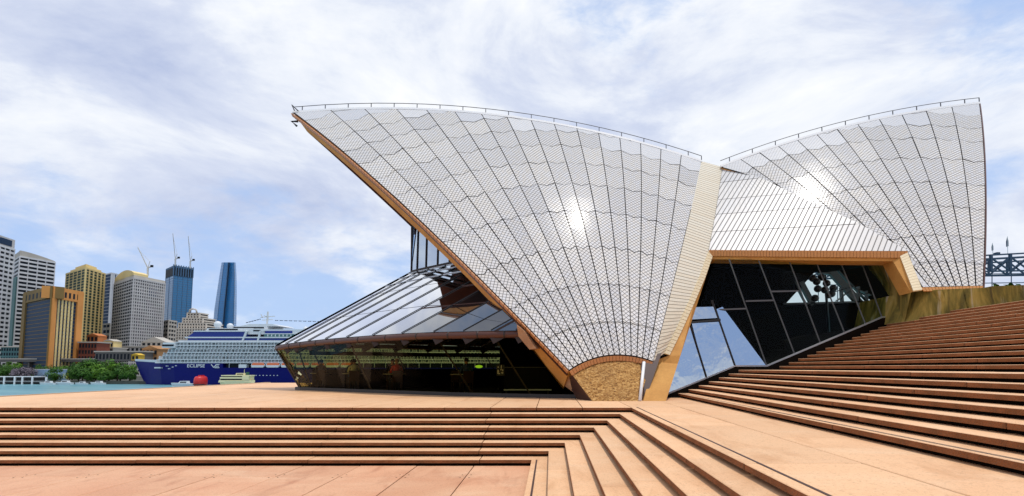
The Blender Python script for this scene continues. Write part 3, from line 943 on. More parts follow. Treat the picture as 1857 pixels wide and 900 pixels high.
    MB().box((5.5, 25.4, ZP + .02), (11.6, 31, 8.6)).build('view_block_core', 'interior_dark', REST)  # added dark block; keeps the view through the glass black
    MB().box((-2.6, 26.0, ZP + .02), (2.5, 31, 4.6)).build('view_block_wall', 'interior_dark', REST)  # added wall, widened to shut out the bright horizon behind
    mb = MB()
    for z in (2.95,):
        q = [(p[0] + .3, 2 * YRIDGE - p[1] - .3, z) for p in BASE[1:]]
        for a, c in zip(q, q[1:]): mb.bar(a, c, .12, .22)
    mb.build('far_transom', 'bronze_dark', REST)
    MB().prism([(-4.2, 24.6, 3.9), (5.6, 24.6, 3.9), (5.6, 24.8, 3.9), (-4.2, 24.8, 3.9)], [(-1.8, 24.6, 9), (5.6, 24.6, 9), (5.6, 24.8, 9), (-1.8, 24.8, 9)]).build('sky_block_screen', 'bronze_dark', REST)  # added screen; hides sky that shows through the far roof glass
build_glass_front()


def build_foyer():
    """raking foyer glass beside the monumental steps, and the far side seen through it"""
    S0 = [(4.42, 19.45, 1.22), (7.33, 20.4, 2.27), (8.73, 20.72, 2.27), (14.0, 21.5, 4.33), (14.75, 21.6, 4.40)]
    sill = MB()
    for a, c in zip(S0, S0[1:]): sill.bar(a, c, .07, .06)
    fg = sill.build('foyer_glazing', 'steel_light', REST)
    kb = MB()
    for a, c in zip(S0, S0[1:]):
        kb.hexa([add3(a, (0, -.1, -1.6)), add3(c, (0, -.1, -1.6)), add3(c, (0, .3, -1.6)), add3(a, (0, .3, -1.6)), add3(a, (0, -.06, -.04)), add3(c, (0, -.06, -.04)), add3(c, (0, .3, -.04)), add3(a, (0, .3, -.04))])
    kb.build('glazing_kerb', 'recess', REST)
    FT = at(1310, 556, 21.25)                       # head of the fold between the steep and the raking facet
    def plane_hit(pl):
        n_ = cross3(sub3(pl[1], pl[0]), sub3(pl[2], pl[0]))
        def h(u, v):
            d = ray(u, v); t = dot3(sub3(pl[0], (0, 0, HC)), n_) / dot3(d, n_); return (d[0] * t, d[1] * t, HC + d[2] * t)
        return h
    h1 = plane_hit([S0[0], S0[1], at(1262, 556, 20.75)]); h1b = plane_hit([S0[1], S0[2], FT]); h2 = plane_hit([S0[2], S0[3], FT])
    def pane(pts, m, inset=.02):
        c = tuple(sum(p[i] for p in pts) / len(pts) for i in range(3))
        MB().face([add3(p, norm3(sub3(c, p)), inset) for p in pts]).build('foyer_pane', m, fg)
    # steep facet: reflects the open sky
    pane([h1(1211, 713), h1(1280, 686), h1(1253, 592), h1(1236, 585)], 'glass_foyer')
    pane([h1(1280, 686), S0[1], h1(1305, 583), h1(1254, 586)], 'glass_foyer')
    pane([h1(1252, 580), h1(1304, 577), h1(1297, 556), h1(1256, 557)], 'glass_foyer')
    pane([S0[1], S0[2], FT, h1b(1299, 560)], 'glass_foyer')
    MB().bar(h1(1246, 585.5), h1(1306, 580), .07, .08).build('foyer_transom', 'black_metal', fg)
    MB().bar(h1(1281, 686), h1(1252, 592), .06, .08).build('foyer_mullion', 'black_metal', fg)
    MB().bar(S0[1], h1(1291, 545), .06, .08).build('foyer_mullion', 'black_metal', fg)
    # raking facet: the soffit's dark reflection put in as weaker-reflecting glass
    bot = [(1386, 666), (1390, 663), (1441, 643), (1488, 623.5), (1532, 605), (1570, 589), (1600, 577), (1632, 574)]
    tp = [(1300, 520), (1322, 470), (1375, 470), (1430, 470), (1478, 470), (1522, 470), (1560, 470), (1600, 470)]
    for i in range(1, len(bot) - 1):
        pane([h2(*bot[i]), h2(*bot[i + 1]), h2(*tp[i + 1]), h2(*tp[i])], 'glass_foyer_dark', .012)
        MB().bar(h2(*bot[i]), h2(*tp[i]), .03, .05).build('foyer_mullion', 'mullion_grey', fg)
    pane([h2(1386, 665), h2(1389, 663), h2(1322, 470), h2(1297, 470), h2(1268, 556), h2(1310, 556)], 'glass_foyer_dark', .01)
    for (u0, v0, u1, v1) in ((1302, 562, 1353, 560), (1352, 546.5, 1403, 545), (1398, 529, 1448, 528)):
        MB().bar(add3(h2(u0, v0), (0, -.02, 0)), add3(h2(u1, v1), (0, -.02, 0)), .05, .06).build('foyer_transom', 'mullion_grey', fg)
    # foyer floor block and the far side with its triangular opening
    MB().prism([(4.6, 20.2, 0.5), (15, 22.2, .5), (15, 31, .5), (4.6, 31, .5)], [(4.6, 20.2, 1.15), (15, 22.2, 4.1), (15, 31, 4.1), (4.6, 31, 1.15)]).build('foyer_floor', 'interior_dark', REST)
    YF = 31.2
    A_ = [at(1424, 552, YF), at(1492, 478, YF), at(1586, 546, YF)]
    o = [at(1180, 380, YF), at(1720, 380, YF), at(1720, 700, YF), at(1180, 700, YF)]
    mb = MB()
    th = lambda p: add3(p, (0, .25, 0))
    for pl in ([o[0], A_[1], A_[0], at(1180, 552, YF)], [o[0], o[1], A_[2], A_[1]], [o[1], at(1720, 546, YF), A_[2]], [at(1180, 552, YF), A_[0], A_[2], at(1720, 546, YF), o[2], o[3]]):
        mb.prism(pl, [th(p) for p in pl])
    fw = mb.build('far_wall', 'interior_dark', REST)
    for (u0, v0, u1, v1, w) in ((1501, 486, 1560, 552, .42), (1452, 512, 1474, 553, .30), (1440, 512, 1462, 553, .04), (1516, 488, 1572, 547, .05), (1484, 495, 1504, 497, .10), (1512, 530, 1545, 520, .05), (1517, 546, 1540, 528, .05), (1525, 522, 1527, 549, .12), (1556, 520, 1557, 548, .10), (1570, 528, 1572, 548, .08), (1540, 519, 1578, 536, .05), (1420, 551.5, 1590, 547, .10)):
        MB().bar(at(u0, v0, YF - .2), at(u1, v1, YF - .2), w, .25, up=(0, 1, 0)).build('far_strut', 'black_metal', fw)
    # globe lamp cluster in the foyer
    rt = thing('globe_lamp', (15.0, 27.6, 4.1), 'cluster of round globes on one pole silhouetted inside the foyer', 'lamp')
    c = at(1493, 512, 27.6)
    MB().tube([(c[0] + .2, 27.6, 4.1), (c[0] + .1, 27.6, c[2] + .4)], .07, 8).build('pole', 'black_metal', rt)
    for (u, v) in ((1474, 505), (1481, 511), (1490, 503), (1483, 524), (1499, 514), (1478, 541), (1511, 523), (1503, 535), (1496, 526), (1508, 533)):
        g = at(u, v, 27.6 + random.uniform(-.25, .25)); MB().ball(g, .2, 12, 8).build('globe', 'bronze_dark', rt)
    # black service screen on the platform in front of the glass
    rt = thing('service_screen', (-1, 20.6, ZP), 'long black screen panel with pale foot rail behind the dark glass', 'screen')
    a, c = at(914, 667, 20.6), at(998, 667, 20.6)
    P0, P1 = (a[0], 20.6, ZP), (c[0], 20.6, ZP)
    MB().box((P0[0], 20.6, ZP + .24), (P1[0], 20.68, 2.2)).build('panel', 'black_panel', rt)
    MB().bar((P0[0], 20.56, ZP + .22), (P1[0] + .05, 20.56, ZP + .22), .05, .05).build('foot_rail', 'steel_light', rt)
    MB().bar((P0[0], 20.6, 2.215), (P1[0], 20.6, 2.215), .03, .03).build('top_rail', 'mullion_grey', rt)
    for t in (.05, .95):
        q = lerp3(P0, P1, t); MB().box((q[0] - .03, q[1], ZP), (q[0] + .03, q[1] + .09, ZP + .24)).build('foot', 'black_metal', rt)
build_foyer()


# ================================================================== WATER, SHORE
WZ, LZ = -9.85, -7.7
def build_far_ground():
    mb = MB(); mb.face([(-9000, -400, WZ), (9000, -400, WZ), (9000, 15000, WZ), (-9000, 15000, WZ)])
    o = mb.build('harbour_water', 'water'); o['kind'] = 'structure'; o['label'] = 'blue green harbour water between the platform and the far quay'; o['category'] = 'water'
    mb = MB(); mb.box((-1500, 374, WZ - 3), (-120, 2600, LZ))
    o = mb.build('far_shore', 'shore_ground'); o['kind'] = 'structure'; o['label'] = 'low dark quay and ground below the city towers'; o['category'] = 'shore'
noisy('shore_ground', (.10, .10, .09), (.06, .07, .05), .02, .9, 0)
noisy('sandstone', (.42, .22, .09), (.30, .14, .05), .2, .85, 0)
noisy('brick_red', (.26, .07, .04), (.18, .05, .03), .15, .85, 0)
for nm, c in (('tower_white', (.74, .74, .75)), ('tower_grey', (.62, .59, .57)), ('tower_cream', (.86, .66, .29)), ('tower_orange', (.82, .34, .085)),
              ('tower_brown', (.26, .16, .05)), ('tower_pale', (.68, .61, .52)), ('roof_pale', (.52, .48, .42)), ('roof_orange', (.60, .20, .06)),
              ('yellow_paint', (.75, .48, .05)), ('teal_wall', (.10, .22, .22)), ('blue_wall', (.10, .20, .34)), ('viaduct', (.16, .15, .14))):
    noisy(nm, c, tuple(x * .82 for x in c), .05, .8, 0)

mat('window_dark', (.02, .024, .03), .55, 0, .08)
mat('window_green', (.03, .06, .05), .55, 0, .08)
mat('window_navy', (.02, .045, .09), .55, 0, .08)
mat('glass_tower_blue', (.04, .20, .40), .25, 0, .4)
mat('glass_crown', (.04, .25, .56), .2, 0, .5)
mat('crane_white', (.6, .6, .58), .5)
mat('bridge_blue', (.018, .045, .085), .6)
mat('ship_blue', (.002, .002, .125), .4, 0, .2)
mat('ship_white', (.62, .65, .67), .45)
mat('ship_glass', (.008, .03, .22), .25, 0, .35)
mat('ship_balcony', (.018, .05, .055), .5, 0, .2)
mat('lifeboat_orange', (.72, .16, .05), .45)
mat('boat_red', (.55, .015, .015), .4)
mat('ferry_cream', (.80, .70, .40), .5)
mat('ferry_green', (.03, .10, .06), .5)
mat('wharf_dark', (.03, .03, .032), .8)


def px(u, v, Y): return at(u, v, Y)
def tower(name, cols, vtop, floors, wall, glass_m, piers, label, band=.42, pier_w=1.4, proud=.5, vbase=None, group='towers of the city skyline'):
    (uL, YL), (uC, YC), (uR, YR) = cols
    zt = px(uC, vtop, YC)[2]
    zb = LZ - .5
    zm = (zt + zb) / 2; vm = (vtop + 660) / 2
    L = px(uL, vm, YL)[:2]; C = px(uC, vm, YC)[:2]; R = px(uR, vm, YR)[:2]; B = (L[0] + R[0] - C[0], L[1] + R[1] - C[1])
    P = [L, C, R, B]
    root = thing(name, (C[0], C[1], zb), label, 'tower', group)
    MB().prism([(x, y, zb) for x, y in P], [(x, y, zt) for x, y in P]).build('core', glass_m, root)
    cx = sum(p[0] for p in P) / 4; cy = sum(p[1] for p in P) / 4
    def off(p, d):
        v = (p[0] - cx, p[1] - cy); l = sqrt(v[0] ** 2 + v[1] ** 2); k = 1 + d / l * 1.35
        return (cx + v[0] * k, cy + v[1] * k)
    Q = [off(p, proud) for p in P]
    fh = (zt - zb) / floors; mb = MB()
    if band > 0:
        for i in range(floors):
            z0 = zb + fh * i; z1 = z0 + fh * band
            mb.prism([(x, y, z0) for x, y in Q], [(x, y, z1) for x, y in Q])
        mb.build('floor_band', wall, root, kind='stuff')
    mb = MB(); S = [off(p, proud + .25) for p in P]
    for s in range(4):
        n = piers[s % 2] if isinstance(piers, (tuple, list)) else piers
        a, c = S[s], S[(s + 1) % 4]
        L_ = sqrt((c[0] - a[0]) ** 2 + (c[1] - a[1]) ** 2); d = ((c[0] - a[0]) / L_, (c[1] - a[1]) / L_); nrm = (d[1], -d[0])
        for i in range(n + 1):
            t = i / max(1, n); w = pier_w
            x = a[0] + d[0] * min(max(t * L_, w / 2), L_ - w / 2); y = a[1] + d[1] * min(max(t * L_, w / 2), L_ - w / 2)
            q = [(x - d[0] * w / 2, y - d[1] * w / 2), (x + d[0] * w / 2, y + d[1] * w / 2), (x + d[0] * w / 2 - nrm[0] * .9, y + d[1] * w / 2 - nrm[1] * .9), (x - d[0] * w / 2 - nrm[0] * .9, y - d[1] * w / 2 - nrm[1] * .9)]
            mb.prism([(*p, zb) for p in q], [(*p, zt) for p in q])
    if mb.f: mb.build('pier', wall, root, kind='stuff')
    q = [off(p, proud + .4) for p in P]
    MB().prism([(x, y, zt - .6) for x, y in q], [(x, y, zt + 1.4) for x, y in q]).build('parapet', wall, root)
    return root, P, zb, zt


def build_city():
    # 1 leftmost white tower
    r, P, zb, zt = tower('office_tower', [(-70, 580), (-26, 545), (19, 580)], 441, 28, 'tower_white', 'window_dark', (3, 5), 'white banded tower cut by the left edge of the picture', .5, 1.2)
    q = P; MB().prism([(x, y, zt + .5) for x, y in q], [(x, y, zt + 12) for x, y in q]).build('plant_storey', 'tower_grey', r)
    a, c = q[1], q[2]; m0 = lerp3((*a, 0), (*c, 0), .35); m1 = lerp3((*a, 0), (*c, 0), .8)
    MB().prism([(m0[0], m0[1] - .5, zt + 3), (m1[0], m1[1] - .5, zt + 3), (m1[0], m1[1] + 2, zt + 3), (m0[0], m0[1] + 2, zt + 3)], [(m0[0], m0[1] - .5, zt + 10), (m1[0], m1[1] - .5, zt + 10), (m1[0], m1[1] + 2, zt + 10), (m0[0], m0[1] + 2, zt + 10)]).build('window', 'window_navy', r)
    # 2 wide balcony tower with curved roof
    r, P, zb, zt = tower('apartment_tower', [(14, 690), (29, 650), (94, 690)], 466, 29, 'tower_white', 'window_dark', (2, 4), 'wide white balcony tower with beige curved roof and teal flank', .45, .8)
    a, c = P[1], P[2]; mb = MB(); N = 8
    for i in range(N):
        t, s = i / N, (i + 1) / N
        p0, p1 = lerp3((*a, 0), (*c, 0), t), lerp3((*a, 0), (*c, 0), s); h = lambda x: 8.5 - 6.0 * x ** 1.6
        bk = ((P[0][0] - a[0]) * .8, (P[0][1] - a[1]) * .8, 0); z_ = lambda p, hh: (p[0], p[1], zt + hh); mb.hexa([z_(p0, .5), z_(p1, .5), add3(z_(p1, .5), bk), add3(z_(p0, .5), bk), z_(p0, h(t)), z_(p1, h(s)), add3(z_(p1, h(s)), bk), add3(z_(p0, h(t)), bk)])
    mb.build('curved_roof', 'roof_pale', r)
    L, C = P[0], P[1]
    MB().prism([(L[0], L[1] - 2, zb), (C[0] - .8, C[1] - 2, zb), (C[0] - .8, C[1] + 3, zb), (L[0], L[1] + 3, zb)], [(L[0], L[1] - 2, zt - 26), (C[0] - .8, C[1] - 2, zt - 26), (C[0] - .8, C[1] + 3, zt - 26), (L[0], L[1] + 3, zt - 26)]).build('teal_flank', 'teal_wall', r)
    # gap block between 1 and 2
    tower('office_block', [(6, 760), (14, 740), (32, 760)], 566, 16, 'tower_pale', 'window_dark', (2, 3), 'small pale block glimpsed in the gap between the two white towers', .45, 1.0)
    # 3 orange and brown tower
    r, P, zb, zt = tower('orange_tower', [(41, 480), (90, 440), (146, 475)], 522, 24, 'tower_brown', 'window_navy', (0, 0), 'orange fronted tower with navy glass side framed in brown', .13, 3.2, .3)
    L, C, R, B = P
    for (p, s, m) in (((L, C), (0.0, .12), 'tower_brown'), ((C, R), (0.0, .13), 'tower_orange'), ((C, R), (.80, 1.0), 'tower_orange')):
        a, c = lerp3((*p[0], 0), (*p[1], 0), s[0]), lerp3((*p[0], 0), (*p[1], 0), s[1])
        dx, dy = c[0] - a[0], c[1] - a[1]; l = sqrt(dx * dx + dy * dy); n = (dy / l * 1.3, -dx / l * 1.3)
        q = [(a[0] + n[0], a[1] + n[1]), (c[0] + n[0], c[1] + n[1]), (c[0], c[1]), (a[0], a[1])]
        MB().prism([(*x, zb) for x in q], [(*x, zt + .7) for x in q]).build('end_pier', m, r)
    for i in range(1, 6):
        a = lerp3((*C, 0), (*R, 0), .13 + .67 * i / 6)
        MB().box((a[0] - .45, a[1] - 1.4, zb), (a[0] + .45, a[1] + .4, zt)).build('fin', 'tower_cream', r)
    for p, m in (((L, C), 'tower_brown'), ((C, R), 'tower_orange')):
        a, c = p; dx, dy = c[0] - a[0], c[1] - a[1]; l = sqrt(dx * dx + dy * dy); n = (dy / l, -dx / l)
        q = [(a[0] + n[0], a[1] + n[1]), (c[0] + n[0], c[1] + n[1]), (c[0] - n[0] * 8, c[1] - n[1] * 8), (a[0] - n[0] * 8, a[1] - n[1] * 8)]
        MB().prism([(*x, zt - 9) for x in q], [(*x, zt + 1.5) for x in q]).build('head_storey', m, r)
        for i in range(7):
            t = (i + .6) / 7.2; b_ = (a[0] + dx * t + n[0] * 1.03, a[1] + dy * t + n[1] * 1.03); e = (b_[0] + dx * .07, b_[1] + dy * .07)
            MB().face([(*b_, zt - 7), (*e, zt - 7), (*e, zt - 2), (*b_, zt - 2)]).build('window', 'window_dark', r)
    # 4 cream apartment tower
    r, P, zb, zt = tower('cream_tower', [(115, 640), (150, 600), (186, 640)], 487, 37, 'tower_cream', 'window_green', (5, 5), 'tall yellow cream tower with green glass and stepped crown', .22, 2.6, .3)
    cx = sum(p[0] for p in P) / 4; cy = sum(p[1] for p in P) / 4
    for k, h0, h1 in ((.8, 1, 5), (.55, 5, 9)):
        q = [(cx + (x - cx) * k, cy + (y - cy) * k) for x, y in P]
        MB().prism([(x, y, zt + h0) for x, y in q], [(x, y, zt + h1) for x, y in q]).build('crown_step', 'tower_cream', r)
    # 5 narrow blue tower
    r, P, zb, zt = tower('blue_tower', [(178, 820), (197, 800), (212, 815)], 496, 30, 'tower_white', 'window_navy', (0, 3), 'narrow dark blue glass tower with white vertical stripes', .08, 3.0, .3)
    tower('white_block', [(186, 700), (198, 690), (214, 705)], 588, 9, 'tower_white', 'window_navy', (2, 3), 'low white gridded office below the narrow blue tower', .45, 1.0)
    # 7 grey hotel
    r, P, zb, zt = tower('grey_hotel', [(203, 660), (238, 610), (296, 655)], 505, 30, 'tower_grey', 'window_dark', (9, 15), 'broad grey hotel tower with a grid of dark windows and arched cream roof', .40, 1.25, .35)
    L, C, R, B = P
    q = P; MB().prism([(x, y, zt + 1) for x, y in q], [(x, y, zt + 4.5) for x, y in q]).build('head_storey', 'tower_pale', r)
    mb = MB()
    N = 10
    for i in range(N):
        t, s = i / N, (i + 1) / N; f = lambda x: 1 + 9.5 * sin(pi * (.06 + .9 * x)) ** .6
        p0, p1 = lerp3((*L, 0), (*C, 0), .02 + t * .96), lerp3((*L, 0), (*C, 0), .02 + s * .96); bk = ((R[0] - C[0]) * .45, (R[1] - C[1]) * .45, 0); z_ = lambda p, hh: (p[0], p[1], zt + 3.5 + hh)
        mb.hexa([z_(p0, 0), z_(p1, 0), add3(z_(p1, 0), bk), add3(z_(p0, 0), bk), z_(p0, f(t)), z_(p1, f(s)), add3(z_(p1, f(s)), bk), add3(z_(p0, f(t)), bk)])
    mb.build('arched_roof', 'tower_cream', r)
    a = lerp3((*C, 0), (*R, 0), .52); c = lerp3((*C, 0), (*R, 0), .76)
    MB().prism([(a[0], a[1] - 1.6, zt - 19), (c[0], c[1] - 1.6, zt - 19), (c[0], c[1] + 1, zt - 19), (a[0], a[1] + 1, zt - 19)], [(a[0], a[1] - 1.6, zt - 6), (c[0], c[1] - 1.6, zt - 6), (c[0], c[1] + 1, zt - 6), (a[0], a[1] + 1, zt - 6)]).build('sign_panel', 'window_navy', r)
    # 8 tower under construction
    r, P, zb, zt = tower('unfinished_tower', [(297, 860), (311, 830), (346, 855)], 484, 46, 'blue_wall', 'glass_tower_blue', (2, 4), 'blue glass tower under construction with two cranes on top', .18, .7, .25)
    q = P; cx = sum(p[0] for p in P) / 4; cy = sum(p[1] for p in P) / 4
    qq = [(cx + (x - cx) * 1.03, cy + (y - cy) * 1.03) for x, y in P]
    MB().prism([(x, y, zt - 14) for x, y in qq], [(x, y, zt + 2.2) for x, y in qq]).build('site_screen', 'window_dark', r)
    for i in range(9):
        t = i / 8; a = lerp3((*qq[1], 0), (*qq[2], 0), t); MB().box((a[0] - .4, a[1] - 1, zt - 14), (a[0] + .4, a[1] + .5, zt + 4)).build('scaffold_post', 'blue_wall', r)
    tower('cream_block', [(288, 690), (304, 670), (318, 690)], 582, 13, 'tower_pale', 'window_dark', (3, 3), 'small cream block standing before the unfinished blue tower', .45, 1.2)
    # 10 stepped block
    C0 = px(347, 640, 640); root = thing('stepped_block', (C0[0], 640, LZ), 'pale terraced block stepping up behind the cruise ship', 'tower', 'towers of the city skyline')
    for (u0, u1, v0, v1, dy) in ((318, 378, 596, 640, 0), (324, 374, 586, 596, 4), (332, 368, 577, 586, 8), (340, 362, 568, 577, 12)):
        a, c = px(u0, v1, 640 + dy), px(u1, v0, 640 + dy)
        MB().box((a[0], 640 + dy, max(LZ, a[2]) if v1 < 640 else LZ), (c[0], 680 - dy, c[2])).build('tier', 'window_dark', root)
        mb = MB(); n = max(2, int((v1 - v0) / 4.5))
        for i in range(n + 1):
            z = c[2] + (a[2] - c[2]) * i / n; mb.box((a[0] - .6, 639.4 + dy, z - 1.1), (c[0] + .6, 680.6 - dy, z + .55))
        m = int((u1 - u0) / 5)
        for i in range(m + 1):
            x = a[0] + (c[0] - a[0]) * i / m; mb.box((x - .7, 639.0 + dy, a[2]), (x + .7, 641 + dy, c[2]))
        mb.build('floor_band', 'tower_pale', root, kind='stuff')
    a = px(351, 568, 652); MB().tube([(a[0] - 5, 651, a[2]), (a[0] - 4, 651, a[2] + 4), (a[0], 651, a[2] + 5.5), (a[0] + 4, 651, a[2] + 4), (a[0] + 5, 651, a[2])], 1.0, 6).build('roof_arch', 'tower_pale', root)
    # 11 tapering glass tower
    Y = 1040; mk = lambda pts, v: [px(u, v, Y + d) for u, d in pts]
    prof = [(660, 383, 430), (640, 384, 429.5), (588, 386.5, 428.5), (560, 389, 429), (530, 393.5, 429.3), (500, 398, 428.8), (476, 402, 427.5)]
    root = thing('tapered_tower', (px(407, 660, Y)[0], Y, LZ), 'tall tapering blue glass tower with a dark vertical seam', 'tower', 'towers of the city skyline')
    rings = []
    for v, ul, ur in prof:
        w = ur - ul; s = ul + w * (.40 + .10 * (660 - v) / 184)
        rings.append(mk([(ul, 20), (ul + w * .18, 4), (s - 1.3, 0), (s + 1.6, 6), (ur - w * .12, 2), (ur, 22), (ur - 3, 50), (ul + 3, 50)], v))
    mb = MB()
    for a, c in zip(rings, rings[1:]):
        for i in range(8):
            j = (i + 1) % 8; mb.face([a[i], a[j], c[j], c[i]], 1 if i == 2 else 0)
    mb.face(rings[-1], 0); mb.build('core', ['glass_crown', 'window_navy'], root)
    mb = MB()
    for k in range(56):
        t = k / 56 * (len(rings) - 1); i = int(t); f = t - i
        rg = [lerp3(rings[i][q], rings[i + 1][q], f) for q in range(8)]
        for q in (0, 1, 3, 4): mb.bar(rg[q], rg[(q + 1) % 8], .5, .55, m=0)
    mb.build('floor_line', 'blue_wall', root, kind='stuff')
    mb = MB()
    for q in (1, 2, 3, 4):
        for a, c in zip(rings, rings[1:]): mb.bar(a[q], c[q], .9)
    mb.build('edge_fin', 'blue_wall', root, kind='stuff')
    # second small cranes on the skyline
    def crane(u, v0, v1, uj, vj, Y, label):
        rt = thing('tower_crane', px(u, v0, Y), label, 'crane', 'cranes over the city')
        a, t = px(u, v0, Y), px(u, v1, Y); j = px(uj, vj, Y)
        MB().bar(a, t, 1.7).build('mast', 'crane_white', rt)
        mb = MB(); n = 7
        for s in (-.9, .9):
            mb.bar(add3(t, (0, 0, s)), add3(j, (0, 0, s * .5)), .55)
        for i in range(n):
            mb.bar(add3(lerp3(t, j, i / n), (0, 0, -.9)), add3(lerp3(t, j, (i + 1) / n), (0, 0, .8)), .4)
        mb.build('jib', 'crane_white', rt)
        c = add3(t, (6, 0, 2.5)); MB().bar(t, c, 1.3).build('counter_jib', 'crane_white', rt)
        MB().box(add3(c, (-2, -1, -1.6)), add3(c, (1, 1, 1.4))).build('counterweight', 'window_dark', rt)
        MB().bar(add3(t, (0, 0, 0)), add3(t, (2.5, 0, 9)), .6).build('strut', 'crane_white', rt)
        MB().bar(add3(t, (2.5, 0, 9)), lerp3(t, j, .85), .3).build('stay', 'crane_white', rt)
    crane(268, 500, 486, 250, 449, 700, 'white crane leaning left above the grey hotel tower')
    crane(318, 484, 470, 313.5, 424, 850, 'tall crane at the left of the unfinished blue tower roof')
    crane(345, 487, 474, 341.5, 429, 850, 'crane at the right end of the unfinished blue tower roof')
    # ---- low buildings
    def low(name, u0, u1, v0, v1, Y, m, label, depth=14, roof=None, wins=(0, 0), rm=None, cat='building'):
        a, c = px(u0, v1, Y), px(u1, v0, Y); z0 = min(a[2], c[2])
        rt = thing(name, ((a[0] + c[0]) / 2, Y, z0), label, cat, None)
        MB().box((a[0], Y, z0), (c[0], Y + depth, c[2])).build('wall', m, rt)
        if roof:
            if roof == 'gable':
                mb = MB(); h = (c[0] - a[0]) * .22; mx = (a[0] + c[0]) / 2
                mb.prism([(a[0] - .5, Y - .5, c[2]), (c[0] + .5, Y - .5, c[2]), (mx, Y - .5, c[2] + h)][::1], [(a[0] - .5, Y + depth, c[2]), (c[0] + .5, Y + depth, c[2]), (mx, Y + depth, c[2] + h)])
            else:
                mb = MB().box((a[0] - .8, Y - .8, c[2]), (c[0] + .8, Y + depth + .8, c[2] + 1.1))
            mb.build('roof', rm or 'roof_pale', rt)
        nx, nz = wins
        for i in range(nx):
            for j in range(nz):
                x = a[0] + (c[0] - a[0]) * (i + .5) / nx; z = z0 + (c[2] - z0) * (j + .5) / nz; w = (c[0] - a[0]) / nx * .28; h = (c[2] - z0) / nz * .3
                MB().box((x - w, Y - .12, z - h), (x + w, Y + .3, z + h)).build('window', 'window_dark', rt)
        return rt
    low('brick_terrace', 141, 176, 622, 655, 470, 'brick_red', 'red brick terrace with pale ledges beside the orange tower', 14, 'flat', (6, 3))
    low('rooftop_house', 157, 178, 609, 621, 500, 'roof_orange', 'small orange walled house above the red brick terrace', 10, 'gable', (3, 1), 'roof_orange')
    low('cream_house', 187, 206, 619, 632, 500, 'tower_cream', 'small cream house behind the long pale roof', 10, 'gable', (3, 1))
    low('shore_hall', 172, 262, 639, 655, 440, 'viaduct', 'long low hall with pale flat roof among the trees', 20, 'flat', (14, 1))
    low('quay_terminal', 205, 300, 630, 638, 520, 'tower_grey', 'grey flat roofed terminal below the hotel tower', 20, 'flat', (12, 1))
    low('stepped_offices', 142, 205, 632, 641, 490, 'tower_pale', 'pale stepped offices behind the red brick terrace', 16, 'flat', (10, 1))
    low('sandstone_museum', 256, 286, 633, 658, 450, 'sandstone', 'orange sandstone building with gable beside the ship bow', 16, 'gable', (4, 2), 'sandstone')
    low('pale_pavilion', 256, 302, 621, 628, 540, 'roof_pale', 'pale pavilion roof between the hotel and the ship', 14, 'gable', (5, 1))
    low('glass_lobby', 0, 40, 630, 655, 520, 'teal_wall', 'teal glazed lobby at the foot of the wide balcony tower', 20, 'flat', (8, 3), 'tower_pale')
    low('yellow_kiosk', 238, 252, 644, 654, 420, 'yellow_paint', 'bright yellow kiosk with pointed roof by the ship bow', 6, 'gable', (2, 1), 'yellow_paint')
    a, c = px(-60, 652, 455), px(176, 651, 455)
    rt = thing('road_viaduct', (a[0], 455, LZ), 'long elevated road viaduct behind the waterfront trees', 'viaduct')
    MB().box((a[0], 455, a[2] - 2.2), (c[0], 467, a[2])).build('deck', 'viaduct', rt)
    MB().box((a[0], 454.6, a[2]), (c[0], 454.9, a[2] + .9)).build('parapet', 'roof_pale', rt)
    for i in range(12):
        x = a[0] + (c[0] - a[0]) * (i + .5) / 12; MB().box((x - .8, 457, LZ), (x + .8, 460, a[2] - 2.2)).build('pillar', 'viaduct', rt)
    a, c = px(62, 684, 392), px(121, 670.5, 392)
    rt = thing('blue_hoarding', ((a[0] + c[0]) / 2, 392, LZ), 'pale blue hoarding with white top edge on the quay', 'hoarding')
    MB().box((a[0], 392, LZ), (c[0], 392.5, c[2])).build('panel', 'hoarding_blue', rt)
    MB().box((a[0] - .2, 391.8, c[2]), (c[0] + .2, 392.7, c[2] + .35)).build('top_edge', 'white_paint', rt)
mat('hoarding_blue', (.30, .45, .62), .5)


